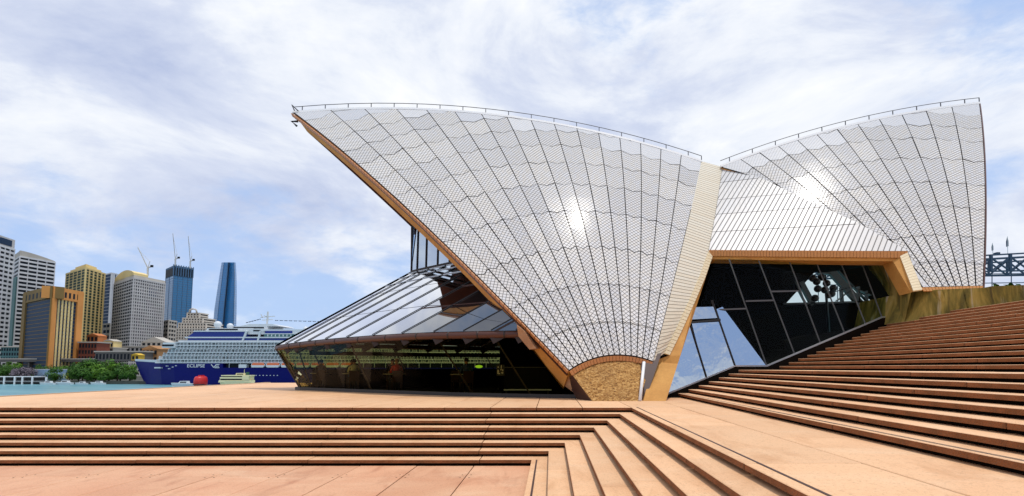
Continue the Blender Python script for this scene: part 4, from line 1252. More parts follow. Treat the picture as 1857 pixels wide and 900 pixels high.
# ------------------------------------------------------------------ trees
def foliage(name, dark, lite):
    m, b, p = mat(name, dark, .6, 0, .2)
    r = b.n.new('ShaderNodeObjectInfo').outputs['Random']
    n = b.noise(b.pos(), .35, 3, .6)
    c = b.mix(b.maprange(n, .35, .68), dark, lite)
    b.l.new(c, p.inputs['Base Color'])
foliage('leaf_green', (.018, .065, .008), (.065, .16, .016)); foliage('leaf_bright', (.04, .12, .01), (.13, .26, .02))
foliage('leaf_mauve', (.12, .10, .12), (.20, .17, .20)); foliage('leaf_yellow', (.25, .28, .02), (.42, .42, .04))
noisy('bark', (.10, .07, .045), (.06, .04, .025), 2., .9, 0)
def crown_mb(rx, ry, rz, c, n, size, rng, lobes=9):
    mb = MB(); L = []
    for _ in range(lobes):
        a = rng.uniform(0, 2 * pi); h = rng.uniform(-.85, .75); k = rng.uniform(.3, .78) * sqrt(max(.1, 1 - h * h))
        L.append((c[0] + rx * k * cos(a), c[1] + ry * k * sin(a), c[2] + rz * h * .72, rng.uniform(.34, .55)))
    for i in range(n):
        l = L[i % lobes]
        while True:
            d = (rng.gauss(0, 1), rng.gauss(0, 1), rng.gauss(0, 1)); d = norm3(d)
            if d[2] > -.8: break
        k = rng.uniform(.72, 1.08) * l[3]
        p = (l[0] + d[0] * rx * k, l[1] + d[1] * ry * k, l[2] + d[2] * rz * k)
        nn = norm3((d[0] + rng.uniform(-.7, .7), d[1] + rng.uniform(-.7, .7), d[2] + rng.uniform(-.3, .9)))
        t = norm3(cross3(nn, (rng.uniform(-1, 1), rng.uniform(-1, 1), .3))); s = cross3(nn, t); w = size * rng.uniform(.6, 1.4)
        mb.face([add3(p, t, -w), add3(add3(p, s, -w * .5), t, -.1 * w), add3(p, t, w), add3(add3(p, s, w * .5), t, .1 * w)])
    return mb, L
def tree(u, vt, hw, Y, label, leaf='leaf_green', seed=0, name='shore_tree', zb=None, n=1500):
    rng = random.Random(seed); zb = LZ if zb is None else zb
    b_ = px(u, vt, Y); zt = b_[2]; R = hw * Y / F; H = zt - zb
    rt = thing(name, (b_[0], Y, zb), label, 'tree' if name == 'shore_tree' else 'shrub', 'trees along the far quay')
    rz = H * .5; c = (b_[0], Y, zt - rz * .98)
    mb, L = crown_mb(R, R * .8, rz, c, n, max(.25, R * .088), rng)
    mb.build('crown', leaf, rt)
    tr = MB().tube([(b_[0], Y, zb), (b_[0] + .1, Y, zb + H * .3), (b_[0] + .25, Y, c[2])], [R * .07, R * .05, R * .03], 7)
    tr.build('trunk', 'bark', rt)
    for l in L[:4]:
        MB().tube([(b_[0] + .05, Y, zb + H * .28), lerp3((b_[0], Y, zb + H * .4), l[:3], .5), l[:3]], [R * .035, R * .025, R * .01], 5).build('limb', 'bark', rt)
def build_trees():
    T = [(-8, 656, 20, 395, 'leaf_green', 'green tree cut by the left edge of the picture'), (14, 660, 17, 388, 'leaf_green', 'green tree on the quay near the left edge'),
         (28, 655, 15, 430, 'leaf_bright', 'yellow green tree below the wide balcony tower'), (36, 664, 15, 384, 'leaf_mauve', 'mauve flowering tree on the quay'), (52, 666, 13, 386, 'leaf_mauve', 'grey mauve tree next to the blue hoarding'),
         (72, 659, 14, 410, 'leaf_green', 'dark green tree behind the blue hoarding, left end'), (93, 660, 15, 412, 'leaf_green', 'dark green tree above the middle of the blue hoarding'),
         (112, 661, 14, 408, 'leaf_bright', 'lighter green tree behind the right end of the blue hoarding'), (133, 659, 16, 404, 'leaf_green', 'green tree beside the yellow bush'),
         (152, 652, 19, 396, 'leaf_green', 'big dark fig tree before the red brick terrace'), (176, 648, 22, 392, 'leaf_green', 'tallest spreading fig tree of the quay'),
         (200, 652, 20, 388, 'leaf_bright', 'bright green fig tree right of the tallest one'), (220, 656, 18, 386, 'leaf_green', 'green fig tree two trees left of the ship bow'), (238, 659, 15, 388, 'leaf_bright', 'light green tree touching the ship bow'),
         (186, 664, 20, 381, 'leaf_bright', 'low bright crown in front of the tallest fig tree'), (160, 667, 18, 380, 'leaf_green', 'low green crown left of the bright one'), (214, 668, 18, 380, 'leaf_green', 'low green crown nearest the ship bow')]
    for i, (u, v, w, Y, m, lb) in enumerate(T): tree(u, v, w, Y, lb, m, 20 + i)
    for i, (u, v, w, Y, m, lb) in enumerate(((100, 666, 15, 384, 'leaf_green', 'low green tree right behind the yellow bush'), (168, 657, 19, 386, 'leaf_bright', 'pale green crown between the two biggest fig trees'),
            (144, 664, 17, 382, 'leaf_green', 'rounded dark crown just right of the yellow bush'), (236, 668, 15, 379, 'leaf_green', 'lowest dark crown touching the ship bow'), (192, 672, 16, 377, 'leaf_green', 'lowest crown at the water edge, middle of the grove'))):
        tree(u, v, w, Y, lb, m, 90 + i)
    tree(127, 673, 11, 381, 'yellow flowering bush at the water edge', 'leaf_yellow', 61, 'yellow_bush', n=260)
    tree(78, 675, 7, 383, 'dark round bush before the blue hoarding, left', 'leaf_mauve', 62, 'dark_bush', n=200)
    tree(106, 675, 8, 383, 'dark bush before the blue hoarding, right', 'leaf_green', 63, 'dark_bush', n=200)
    # dark shrubs above the concrete wall beside the head of the steps
    for i, (u, v, w, Y) in enumerate(((1803, 516, 15, 26.5), (1826, 515.5, 17, 26.8), (1850, 512.5, 18, 27))):
        tree(u, v, w, Y, ('low dark shrub nearest the small shell on the concrete wall', 'middle low dark shrub behind the concrete wall', 'low dark shrub at the right edge of the picture')[i], 'leaf_green', 70 + i, 'wall_shrub', 4.3, 380)


# ------------------------------------------------------------------ wharf, bridge, boats, ship
def build_harbour():
    a, c = px(-60, 690, 376), px(92, 690, 376)
    rt = thing('ferry_wharf', (a[0], 376, WZ), 'dark wharf with white posts and rail at the left shore', 'wharf')
    MB().box((a[0], 372, LZ - 1.4), (c[0], 382, LZ - .5)).build('deck', 'wharf_dark', rt)
    MB().box((a[0], 371.8, -4.6), (c[0] - 6, 378, -4.1)).build('canopy', 'white_paint', rt)
    MB().box((a[0], 379, LZ - .5), (c[0] - 8, 381, -5)).build('back_wall', 'wharf_dark', rt)
    for u in (-30, -10, 8, 27, 41, 59, 84): 
        p = px(u, 690, 372); MB().box((p[0] - .45, 371.5, WZ - .5), (p[0] + .45, 372.3, -4.6)).build('post', 'white_paint', rt)
    MB().box((a[0], 371.6, LZ), (c[0], 371.75, LZ + .25)).build('rail', 'white_paint', rt)
    def launch(u0, u1, vw, Y, label, name='motor_boat', hull='ship_white', cab='ship_white'):
        p0, p1 = px(u0, vw, Y), px(u1, vw, Y); L = p1[0] - p0[0]; H = L * .13
        rt = thing(name, ((p0[0] + p1[0]) / 2, Y, WZ), label, 'boat', None)
        mb = MB(); st = []
        for i in range(9):
            t = i / 8; w = L * .15 * (sin(pi * min(1, .12 + t * .9) * .55)) if t < .999 else L * .13
            w = L * .14 * (t * 3) ** .6 if t < .33 else L * .14
            x = p0[0] + L * t; sh = H * (1.25 - .35 * t)
            st.append([(x - (L * .06 * (1 - t) if True else 0), Y - w, WZ + sh), (x + L * .03 * (1 - t), Y - w * .65, WZ - .4), (x + L * .03 * (1 - t), Y + w * .65, WZ - .4), (x - L * .06 * (1 - t), Y + w, WZ + sh)])
        for a, c in zip(st, st[1:]):
            for k in range(3): mb.face([a[k], a[k + 1], c[k + 1], c[k]])
            mb.face([a[3], a[0], c[0], c[3]])
        mb.face(st[-1]); mb.face(list(reversed(st[0]))); mb.build('hull', hull, rt)
        x0, x1 = p0[0] + L * .35, p0[0] + L * .8
        MB().prism([(x0, Y - L * .1, WZ + H), (x1, Y - L * .1, WZ + H), (x1, Y + L * .1, WZ + H), (x0, Y + L * .1, WZ + H)], [(x0 + L * .08, Y - L * .09, WZ + H * 1.9), (x1 - L * .03, Y - L * .09, WZ + H * 1.9), (x1 - L * .03, Y + L * .09, WZ + H * 1.9), (x0 + L * .08, Y + L * .09, WZ + H * 1.9)]).build('cabin', cab, rt)
        MB().box((x0 + L * .1, Y - L * .103, WZ + H * 1.25), (x1 - L * .06, Y - L * .07, WZ + H * 1.65)).build('window', 'window_dark', rt)
        return rt
    launch(73, 99, 694, 366, 'white motor boat moored at the end of the wharf'); launch(102, 131, 693, 368, 'long white motor boat moored right of the wharf')
    launch(137, 158, 694, 369, 'small white boat tied below the dark fig tree'); launch(165, 190, 694, 369, 'white boat tied below the bright green crown')
    launch(312, 350, 694, 335, 'low white launch in front of the cruise ship bow')
    # red workboat seen end on
    Y = 330; a, c = px(352, 700, Y), px(376, 680, Y)
    c = (c[0], c[1], c[2] - 1.0); rt = thing('red_workboat', ((a[0] + c[0]) / 2, Y, WZ), 'red rounded workboat seen end on before the ship hull', 'boat')
    mb = MB(); cx = (a[0] + c[0]) / 2; w = (c[0] - a[0]) / 2 * .84; prof = []
    for (t, k) in ((0, .80), (.25, .98), (.6, 1.0), (.88, .9), (1, .72)):
        prof.append([(cx + w * k * cos(2 * pi * i / 14) * .98, Y + w * 1.4 * k * sin(2 * pi * i / 14), WZ - .3 + (c[2] - WZ + .3) * t) for i in range(14)])
    for p, q in zip(prof, prof[1:]):
        for i in range(14): mb.face([p[i], p[(i + 1) % 14], q[(i + 1) % 14], q[i]], smooth=True)
    mb.face(prof[-1]); mb.build('hull', 'boat_red', rt)
    MB().box((cx - w * .35, Y - w * .3, c[2] - .3), (cx + w * .3, Y + w * .6, c[2] + .8)).build('wheelhouse', 'boat_red', rt)
    MB().tube([(x, y, z) for x, y, z in ((cx - w, Y - w * .4, WZ + 1.3), (cx - w * .4, Y - w * 1.42, WZ + 1.3), (cx + w * .4, Y - w * 1.42, WZ + 1.3), (cx + w, Y - w * .4, WZ + 1.3))], .3, 6).build('fender', 'wharf_dark', rt)
    # cream ferry
    Y = 325; k = Y / F; p = lambda u, v: px(u, v, Y); rt = thing('harbour_ferry', (p(430, 697)[0], Y, WZ), 'cream double deck ferry with dark windows beside the blue ship hull', 'ferry')
    def blk(u0, u1, v0, v1, d, m, nm, par=rt, slant=0):
        a, c = p(u0, v1), p(u1, v0)
        return MB().prism([(a[0], Y - d, a[2]), (c[0], Y - d, a[2]), (c[0], Y + d, a[2]), (a[0], Y + d, a[2])], [(a[0] + slant, Y - d, c[2]), (c[0] - slant * .4, Y - d, c[2]), (c[0] - slant * .4, Y + d, c[2]), (a[0] + slant, Y + d, c[2])]).build(nm, m, par)
    a, c = p(398, 699), p(460, 691)
    mb = MB(); zt, zbm = c[2] + .3, WZ - .4
    st = [(a[0], .2, .9), (a[0] + 2.5, 2.2, .2), (a[0] + 6, 3.2, 0), (c[0] - 5, 3.2, 0), (c[0] - 1.5, 2.4, .1), (c[0], .8, .5)]
    for (x0, w0, s0), (x1, w1, s1) in zip(st, st[1:]):
        mb.hexa([(x0 + s0, Y - w0 * .8, zbm), (x1 + s1, Y - w1 * .8, zbm), (x1 + s1, Y + w1 * .8, zbm), (x0 + s0, Y + w0 * .8, zbm), (x0, Y - w0, zt + s0 * .6), (x1, Y - w1, zt + s1 * .6), (x1, Y + w1, zt + s1 * .6), (x0, Y + w0, zt + s0 * .6)])
    mb.build('hull', 'ferry_cream', rt)
    blk(401, 458, 689.5, 693.5, 2.9, 'ferry_cream', 'main_deck', slant=.4); blk(405, 455, 686.8, 689.5, 2.7, 'window_dark', 'lower_window')
    blk(404, 456, 684, 686.8, 2.95, 'ferry_cream', 'upper_deck'); blk(408, 436, 682.2, 684, 2.5, 'window_dark', 'upper_window'); blk(406, 458, 680.4, 682.2, 2.8, 'ferry_cream', 'roof')
    blk(444, 456, 682.2, 689, 2.97, 'ferry_cream', 'stern_house'); blk(430, 446, 676.8, 680.4, 1.6, 'ferry_cream', 'wheelhouse', slant=.3); blk(432, 444, 678, 679.6, 1.65, 'window_dark', 'wheelhouse_window')
    blk(447, 451, 675, 680.4, .8, 'ferry_green', 'funnel'); q = p(443, 677); MB().bar(q, add3(q, (0, 0, 2.4)), .18).build('mast', 'ferry_cream', rt)
    # cruise ship
    Y = 360; p = lambda u, v: px(u, v, Y)
    rt = thing('cruise_ship', (p(560, 697)[0], Y, WZ), 'huge cruise ship with dark blue hull and rows of white balconies', 'cruise ship')
    D = 34.
    st = []
    xb = p(246, 655)[0]
    for (u, w, vt, rk) in ((245, .02, 654.5, 9.0), (250, .12, 655, 6.5), (258, .28, 655.5, 4.2), (270, .52, 656.5, 2.2), (290, .8, 657.5, .9), (315, .95, 658, .2), (345, 1, 658, 0), (404, 1, 658, 0)):
        st.append((p(u, 655)[0], w, p(u, vt)[2], rk))
    xs_end = p(925, 655)[0]; zr = p(420, 667)[2]
    st2 = [(st[-1][0] + .01, 1, zr, 0), (xs_end, 1, zr, 0)]
    def sect(x, w, zt, rk):
        W2 = D / 2 * w; zl = WZ - 1
        f = lambda t: x + rk * (1 - t) * 1.0 if rk else x
        x = x * (Y + D / 2 - W2) / Y
        return [(x, Y + D / 2 - W2, zt), (x + rk * .45, Y + D / 2 - W2 * .93, (zt + zl) / 2), (x + rk, Y + D / 2 - W2 * .86, zl), (x + rk, Y + D / 2 + W2 * .86, zl), (x + rk * .45, Y + D / 2 + W2 * .93, (zt + zl) / 2), (x, Y + D / 2 + W2, zt)]
    mb = MB()
    for S in (st, st2):
        q = [sect(*s) for s in S]
        for a, c in zip(q, q[1:]):
            for i in range(5): mb.face([a[i], a[i + 1], c[i + 1], c[i]], smooth=False)
            mb.face([a[5], a[0], c[0], c[5]])
        mb.face(list(reversed(q[0]))); mb.face(q[-1])
    hull = mb.build('hull', 'ship_blue', rt)
    def box(u0, u1, v0, v1, d0, d1, m, nm, par=rt, sl=0, sr=0):
        a, c = p(u0, v1), p(u1, v0); k = Y / F
        return MB().prism([(a[0], Y + d0, a[2]), (c[0], Y + d0, a[2]), (c[0], Y + d1, a[2]), (a[0], Y + d1, a[2])], [(a[0] + sl * k, Y + d0, c[2]), (c[0] - sr * k, Y + d0, c[2]), (c[0] - sr * k, Y + d1, c[2]), (a[0] + sl * k, Y + d1, c[2])]).build(nm, m, par)
    # bow bulwark, forward sloping house
    q = [sect(*s) for s in st[:6]]; mb = MB()
    for a, c in zip(q, q[1:]):
        for k in (0, 5):
            mb.hexa([a[k], c[k], add3(c[k], (0, 1.2 if k == 0 else -1.2, 0)), add3(a[k], (0, .3 if k == 0 else -.3, 0)), add3(a[k], (-.3, 0, 1.5)), add3(c[k], (-.3, 0, 1.5)), add3(c[k], (0, 1.2 if k == 0 else -1.2, 1.5)), add3(a[k], (0, .3 if k == 0 else -.3, 1.5))])
    mb.build('bulwark', 'ship_white', rt)
    a = [p(279, 657.5), p(330, 657.5), p(330, 619.5), p(319, 619.5)]
    MB().prism([add3(x, (0, 3, 0)) for x in a], [add3(x, (0, D - 3, 0)) for x in a]).build('forward_house', 'ship_white', rt)
    box(296, 319, 621.5, 631, -1.5, D + 1.5, 'ship_white', 'bridge_wing', sl=2); box(297, 318, 625, 628.5, -1.6, D + 1.6, 'window_dark', 'bridge_window')
    # balcony decks
    U1 = 905
    back = box(319, U1, 620, 658, 2.2, D - 2.2, 'ship_balcony', 'cabin_wall')
    rows = [621, 627, 633.2, 639.5, 645.8, 652.3, 658.2]; starts = [318, 318, 318, 303, 294, 286, 281]
    cell = 6.33
    for r in range(7):
        s = p(starts[r], rows[r]); e = p(U1, rows[r])
        MB().box((s[0], Y - .1, s[2] - .22), (e[0], Y + 2.4, s[2] + .32)).build('balcony_deck', 'ship_white', rt)
    mb = MB(); mr = MB(); mw = MB(); rng = random.Random(9)
    for r in range(6):
        u = starts[r + 1] + 2
        while u < U1 - 2:
            a = p(u, rows[r + 1]); c = p(u, rows[r])
            mb.box((a[0] - .14, Y + .1, a[2]), (a[0] + .14, Y + 2.3, c[2]))
            if rng.random() < .8: mw.box((a[0] + .5, Y + 1.5, a[2] + .6), (a[0] + .5 + rng.uniform(.6, 1.1), Y + 1.9, a[2] + 1.7))
            u += cell
        a = p(starts[r + 1], rows[r + 1]); e = p(U1, rows[r + 1])
        mr.box((a[0], Y - .06, a[2] + .95), (e[0], Y + .02, a[2] + 1.1))
    mb.build('balcony_divider', 'ship_white', rt, kind='stuff'); mw.build('balcony_furniture', 'ship_white', rt, kind='stuff'); mr.build('balcony_rail', 'ship_white', rt, kind='stuff')
    # promenade strip and upper decks
    box(405, U1, 658.6, 667, 3.0, D - 3, 'window_dark', 'promenade')
    for r_ in range(24):
        u = 414 + r_ * 20.3; box(u, u + .8, 658.4, 667, .6, 1.2, 'ship_white', 'promenade_post')
    box(322, U1, 617.3, 621, .8, D - .8, 'ship_white', 'upper_deck'); box(338, 780, 613.2, 617.3, 1.2, D - 1.2, 'ship_glass', 'glass_band', sl=1)
    box(334, 790, 611, 613.2, .5, D - .5, 'ship_white', 'upper_deck'); box(336, 444, 601.5, 611, 2, D - 2, 'ship_glass', 'glass_band', sl=13)
    box(347, 446, 599.5, 601.5, 1.4, D - 1.4, 'ship_white', 'upper_deck', sl=2)
    box(366, 452, 594.5, 599.5, 4, D - 4, 'ship_white', 'sun_deck_house', sl=3); box(372, 425, 595.8, 598.4, 3.8, D - 3.8, 'window_dark', 'sun_deck_window')
    box(412, 478, 590.5, 597, 6, D - 6, 'ship_white', 'radar_house', sl=4, sr=2); box(414, 470, 592, 594.6, 5.8, D - 5.8, 'window_dark', 'radar_window')
    box(436, 476, 595.5, 606, 3, D - 3, 'ship_white', 'mid_house', sl=0); box(455, 468, 598, 600.5, 2.8, 6, 'window_dark', 'mid_window')
    box(425, 500, 586.5, 590.5, 6, D - 6, 'ship_white', 'top_deck', sl=18, sr=14)
    box(474, 640, 597, 600, 2.5, D - 2.5, 'ship_white', 'aft_deck', sr=3); box(478, 527, 600, 604.5, 2, D - 2, 'ship_glass', 'glass_band'); box(474, 780, 604.5, 606, 1.5, D - 1.5, 'ship_white', 'aft_deck')
    box(476, 780, 606, 611, 2, D - 2, 'teal_wall', 'aft_glass'); box(527, 780, 600, 604.5, 2.4, D - 2.4, 'ship_white', 'aft_house')
    for i in range(14): box(482 + i * 7, 484 + i * 7, 606.4, 610, 1.8, 2.4, 'ship_white', 'aft_post')
    for u0, u1 in ((438, 446), (466, 471)):
        a, c = p(u0, 620), p(u1, 600); MB().bar(add3(a, (0, 1, 0)), add3(c, (0, 1, 0)), 1.1).build('stay_leg', 'ship_white', rt)
    for u, v, r_ in ((380, 587, 6.6), (403, 590, 5.6), (543.5, 595, 4.6)):
        c = p(u, v); d = MB().ball((c[0], Y + 9, c[2]), r_ * Y / F, 16, 10).build('radar_dome', 'ship_white', rt)
        MB().box((c[0] - 1, Y + 8, c[2] - r_ * .39 - 2.5), (c[0] + 1, Y + 10, c[2] - r_ * .3)).build('dome_stem', 'ship_white', d)
    c = p(467, 588); t = p(469, 562)
    ms = MB().bar((c[0], Y + 12, c[2]), (t[0], Y + 12, t[2]), .9).build('mast', 'crane_white', rt)
    for (u0, v0, u1, v1) in ((455, 573, 482, 570.5), (458, 578, 478, 577), (462, 569, 470, 574), (456, 567, 459, 573)):
        a, b_ = p(u0, v0), p(u1, v1); MB().bar((a[0], Y + 12, a[2]), (b_[0], Y + 12, b_[2]), .5).build('mast_arm', 'crane_white', ms)
    for (u0, v0, u1, v1) in ((428, 582.5, 455, 575.5), (482, 578, 600, 581)):
        a, b_ = p(u0, v0), p(u1, v1); mb = MB(); n = 16 if u0 < 450 else 40
        mb.bar((a[0], Y + 12, a[2]), (b_[0], Y + 12, b_[2]), .1)
        for i in range(n):
            q = lerp3((a[0], Y + 12, a[2]), (b_[0], Y + 12, b_[2]), (i + .5) / n)
            if i % 3 != 2: mb.box(add3(q, (-.45, -.04, -.45)), add3(q, (.45, .04, .05)))
        mb.build('flag_line', 'window_dark', rt, kind='stuff')
    # name and mark on the hull
    def lettering(txt, u0, u1, v, h, mat_):
        cu = bpy.data.curves.new('hull_lettering', 'FONT'); cu.body = txt; cu.extrude = .05; cu.size = h * Y / F * 1.42; cu.offset = .03
        tmp = bpy.data.objects.new('lettering_source', cu); COL.objects.link(tmp); bpy.context.view_layer.update()
        me = bpy.data.meshes.new_from_object(tmp.evaluated_get(bpy.context.evaluated_depsgraph_get())); bpy.data.objects.remove(tmp)
        me.materials.clear(); me.materials.append(MATS[mat_]); w = max(x.co.x for x in me.vertices) or 1; a = p(u0, v)
        o = bpy.data.objects.new('hull_lettering', me); COL.objects.link(o); o.parent = rt
        o.location = sub3((a[0], Y - .12, a[2]), ORIGIN[rt.name]); o.rotation_euler = (pi / 2, 0, 0); o.scale = ((p(u1, v)[0] - a[0]) / w, 1, 1)
    lettering('ECLIPSE', 339, 371.5, 666.4, 5.7, 'ship_white')
    for (u0, v0, u1, v1) in ((383, 661, 388, 667), (388, 667, 392, 661.4), (392, 661.4, 398, 661.4), (391, 664.3, 397, 664.3), (389.5, 667, 398, 667)):
        a, b_ = p(u0, v0), p(u1, v1); MB().bar((a[0], Y - .1, a[2]), (b_[0], Y - .1, b_[2]), .5, .12, up=(0, 1, 0)).build('hull_mark', 'ship_white', rt)
    for i in range(8):
        u = 448 + i * 6.4; c = p(u + 10, 681); MB().box((c[0] - .3, Y - .08, c[2] - .25), (c[0] + .45, Y + .1, c[2] + .25)).build('porthole', 'ship_white', rt)
    for u, v in ((300, 664), (311, 666), (317, 663.5), (304, 669)):
        c = p(u, v); MB().box((c[0] - .5, Y - .08 + 1.0, c[2] - .25), (c[0] + .7, Y + 2.2, c[2] + .3)).build('mooring_port', 'ship_white', rt)
    c = p(283, 667); MB().box((c[0] - 2.2, Y + 1.2, c[2] - .5), (c[0] + 2.2, Y + 4, c[2] + .4)).build('anchor_ledge', 'ship_white', rt)
    box(433, 447, 661, 667.3, -.3, 3, 'ship_white', 'gangway_box')
    # lifeboats hanging above the hull
    names = ['first orange lifeboat behind the white gangway box', 'second orange lifeboat aft of the gangway box', 'orange lifeboat cut by the raking restaurant glass', 'orange lifeboat seen through the restaurant glass, nearest its tip',
             'second orange lifeboat seen through the restaurant glass', 'third orange lifeboat seen through the restaurant glass', 'fourth orange lifeboat seen through the restaurant glass']
    first = None
    u = 455.5; w = 25.3; a, c = p(u, 666.6), p(u + w, 657.6); L = c[0] - a[0]; H = c[2] - a[2]
    for i, nm in enumerate(names):
        loc = (p(u + w / 2 + i * 27, 666.6)[0], Y + .4, a[2])
        if first is None:
            first = thing('lifeboat', loc, nm, 'lifeboat', 'orange lifeboats along the cruise ship')
            x0, z0 = loc[0], loc[2]
            mb = MB(); q = [(-.5, .45), (-.46, .12), (-.4, 0), (.4, 0), (.46, .12), (.5, .45)]
            mb.prism([(x0 + L * .96 * x, Y - 1.0, z0 + H * z) for x, z in q], [(x0 + L * .96 * x, Y + 1.8, z0 + H * z) for x, z in q]); mb.build('hull', 'ship_white', first)
            q = [(-.46, .45), (.46, .45), (.43, .8), (.36, .9), (-.36, .9), (-.43, .8)]
            mb = MB().prism([(x0 + L * .94 * x, Y - .8, z0 + H * z) for x, z in q], [(x0 + L * .94 * x, Y + 1.6, z0 + H * z) for x, z in q]); mb.build('canopy', 'lifeboat_orange', first)
            for s in (-.5, .5): MB().bar((x0 + L * s * .9, Y - .2, z0 + H * .3), (x0 + L * s * 1.03, Y + .6, z0 + H * 1.0), .5).build('davit', 'ship_white', first)
        else: copy_thing(first, loc, nm)


def build_bridge():
    Y = 600; p = lambda u, v: px(u, v, Y)
    top = lambda u: 463.5 - (u - 1785) * .055; bot = lambda u: 492.5 - (u - 1785) * .02
    rt = thing('steel_bridge', (p(1800, 600)[0], Y, WZ), 'blue grey steel arch bridge truss beyond the small shell', 'bridge')
    us = [1797 + 35 * i for i in range(-9, 9)]
    for side in (0, 30):
        o = lambda q: (q[0], q[1] + side, q[2])
        for fn, w, nm in ((top, 1.6, 'upper_chord'), (lambda u: top(u) + 6.5, 1.6, 'upper_chord'), (bot, 1.7, 'lower_chord')):
            mb = MB()
            for a, c in zip(us, us[1:]): mb.bar(o(p(a, fn(a))), o(p(c, fn(c))), w)
            mb.build(nm, 'bridge_blue', rt)
        for i, u in enumerate(us):
            MB().bar(o(p(u, top(u))), o(p(u, bot(u))), 2.7 if side == 0 else 1.8).build('vertical', 'bridge_blue', rt)
            if i < len(us) - 1:
                v = us[i + 1]
                MB().bar(o(p(u, bot(u))), o(p(v, top(v) + 5)), 1.5).build('diagonal', 'bridge_blue', rt); MB().bar(o(p(u, top(u) + 5)), o(p(v, bot(v))), 1.5).build('diagonal', 'bridge_blue', rt)
    for v in (497.5, 501.5, 514):
        MB().bar(p(1500, v + 3), p(2100, v - 4), .9).build('deck_line', 'bridge_blue', rt)
    for u in us: MB().bar(p(u + 2, 493), p(u + 2, 640), .7).build('hanger', 'bridge_blue', rt)
    a, c = p(1808, 461.5), p(1814, 457.5); MB().box((a[0], Y, a[2]), (c[0], Y + 5, c[2])).build('maintenance_car', 'bridge_blue', rt)
    for (u, v0, v1, lb, s) in ((1800.5, 462, 441, 'small dark flag on the bridge nearest the shell', 1.0), (1827.5, 461, 429, 'larger dark flag on the bridge near the right edge', 1.35)):
        r = thing('bridge_flag', p(u, v0, ), lb, 'flag', 'flags on the steel bridge')
        MB().bar(p(u, v0), p(u - .6, v1), .45).build('pole', 'crane_white', r)
        q = [p(u - .6, v1 + 1), p(u + 1.0 * s, v1 + 6 * s), p(u + 1.2 * s, v1 + 13 * s), p(u - 1.6 * s, v1 + 14 * s), p(u - 1.9 * s, v1 + 7 * s)]
        MB().prism([add3(x, (0, .5, 0)) for x in q], q).build('cloth', 'window_navy', r)



build_far_ground(); build_city(); build_trees(); build_harbour(); build_bridge()


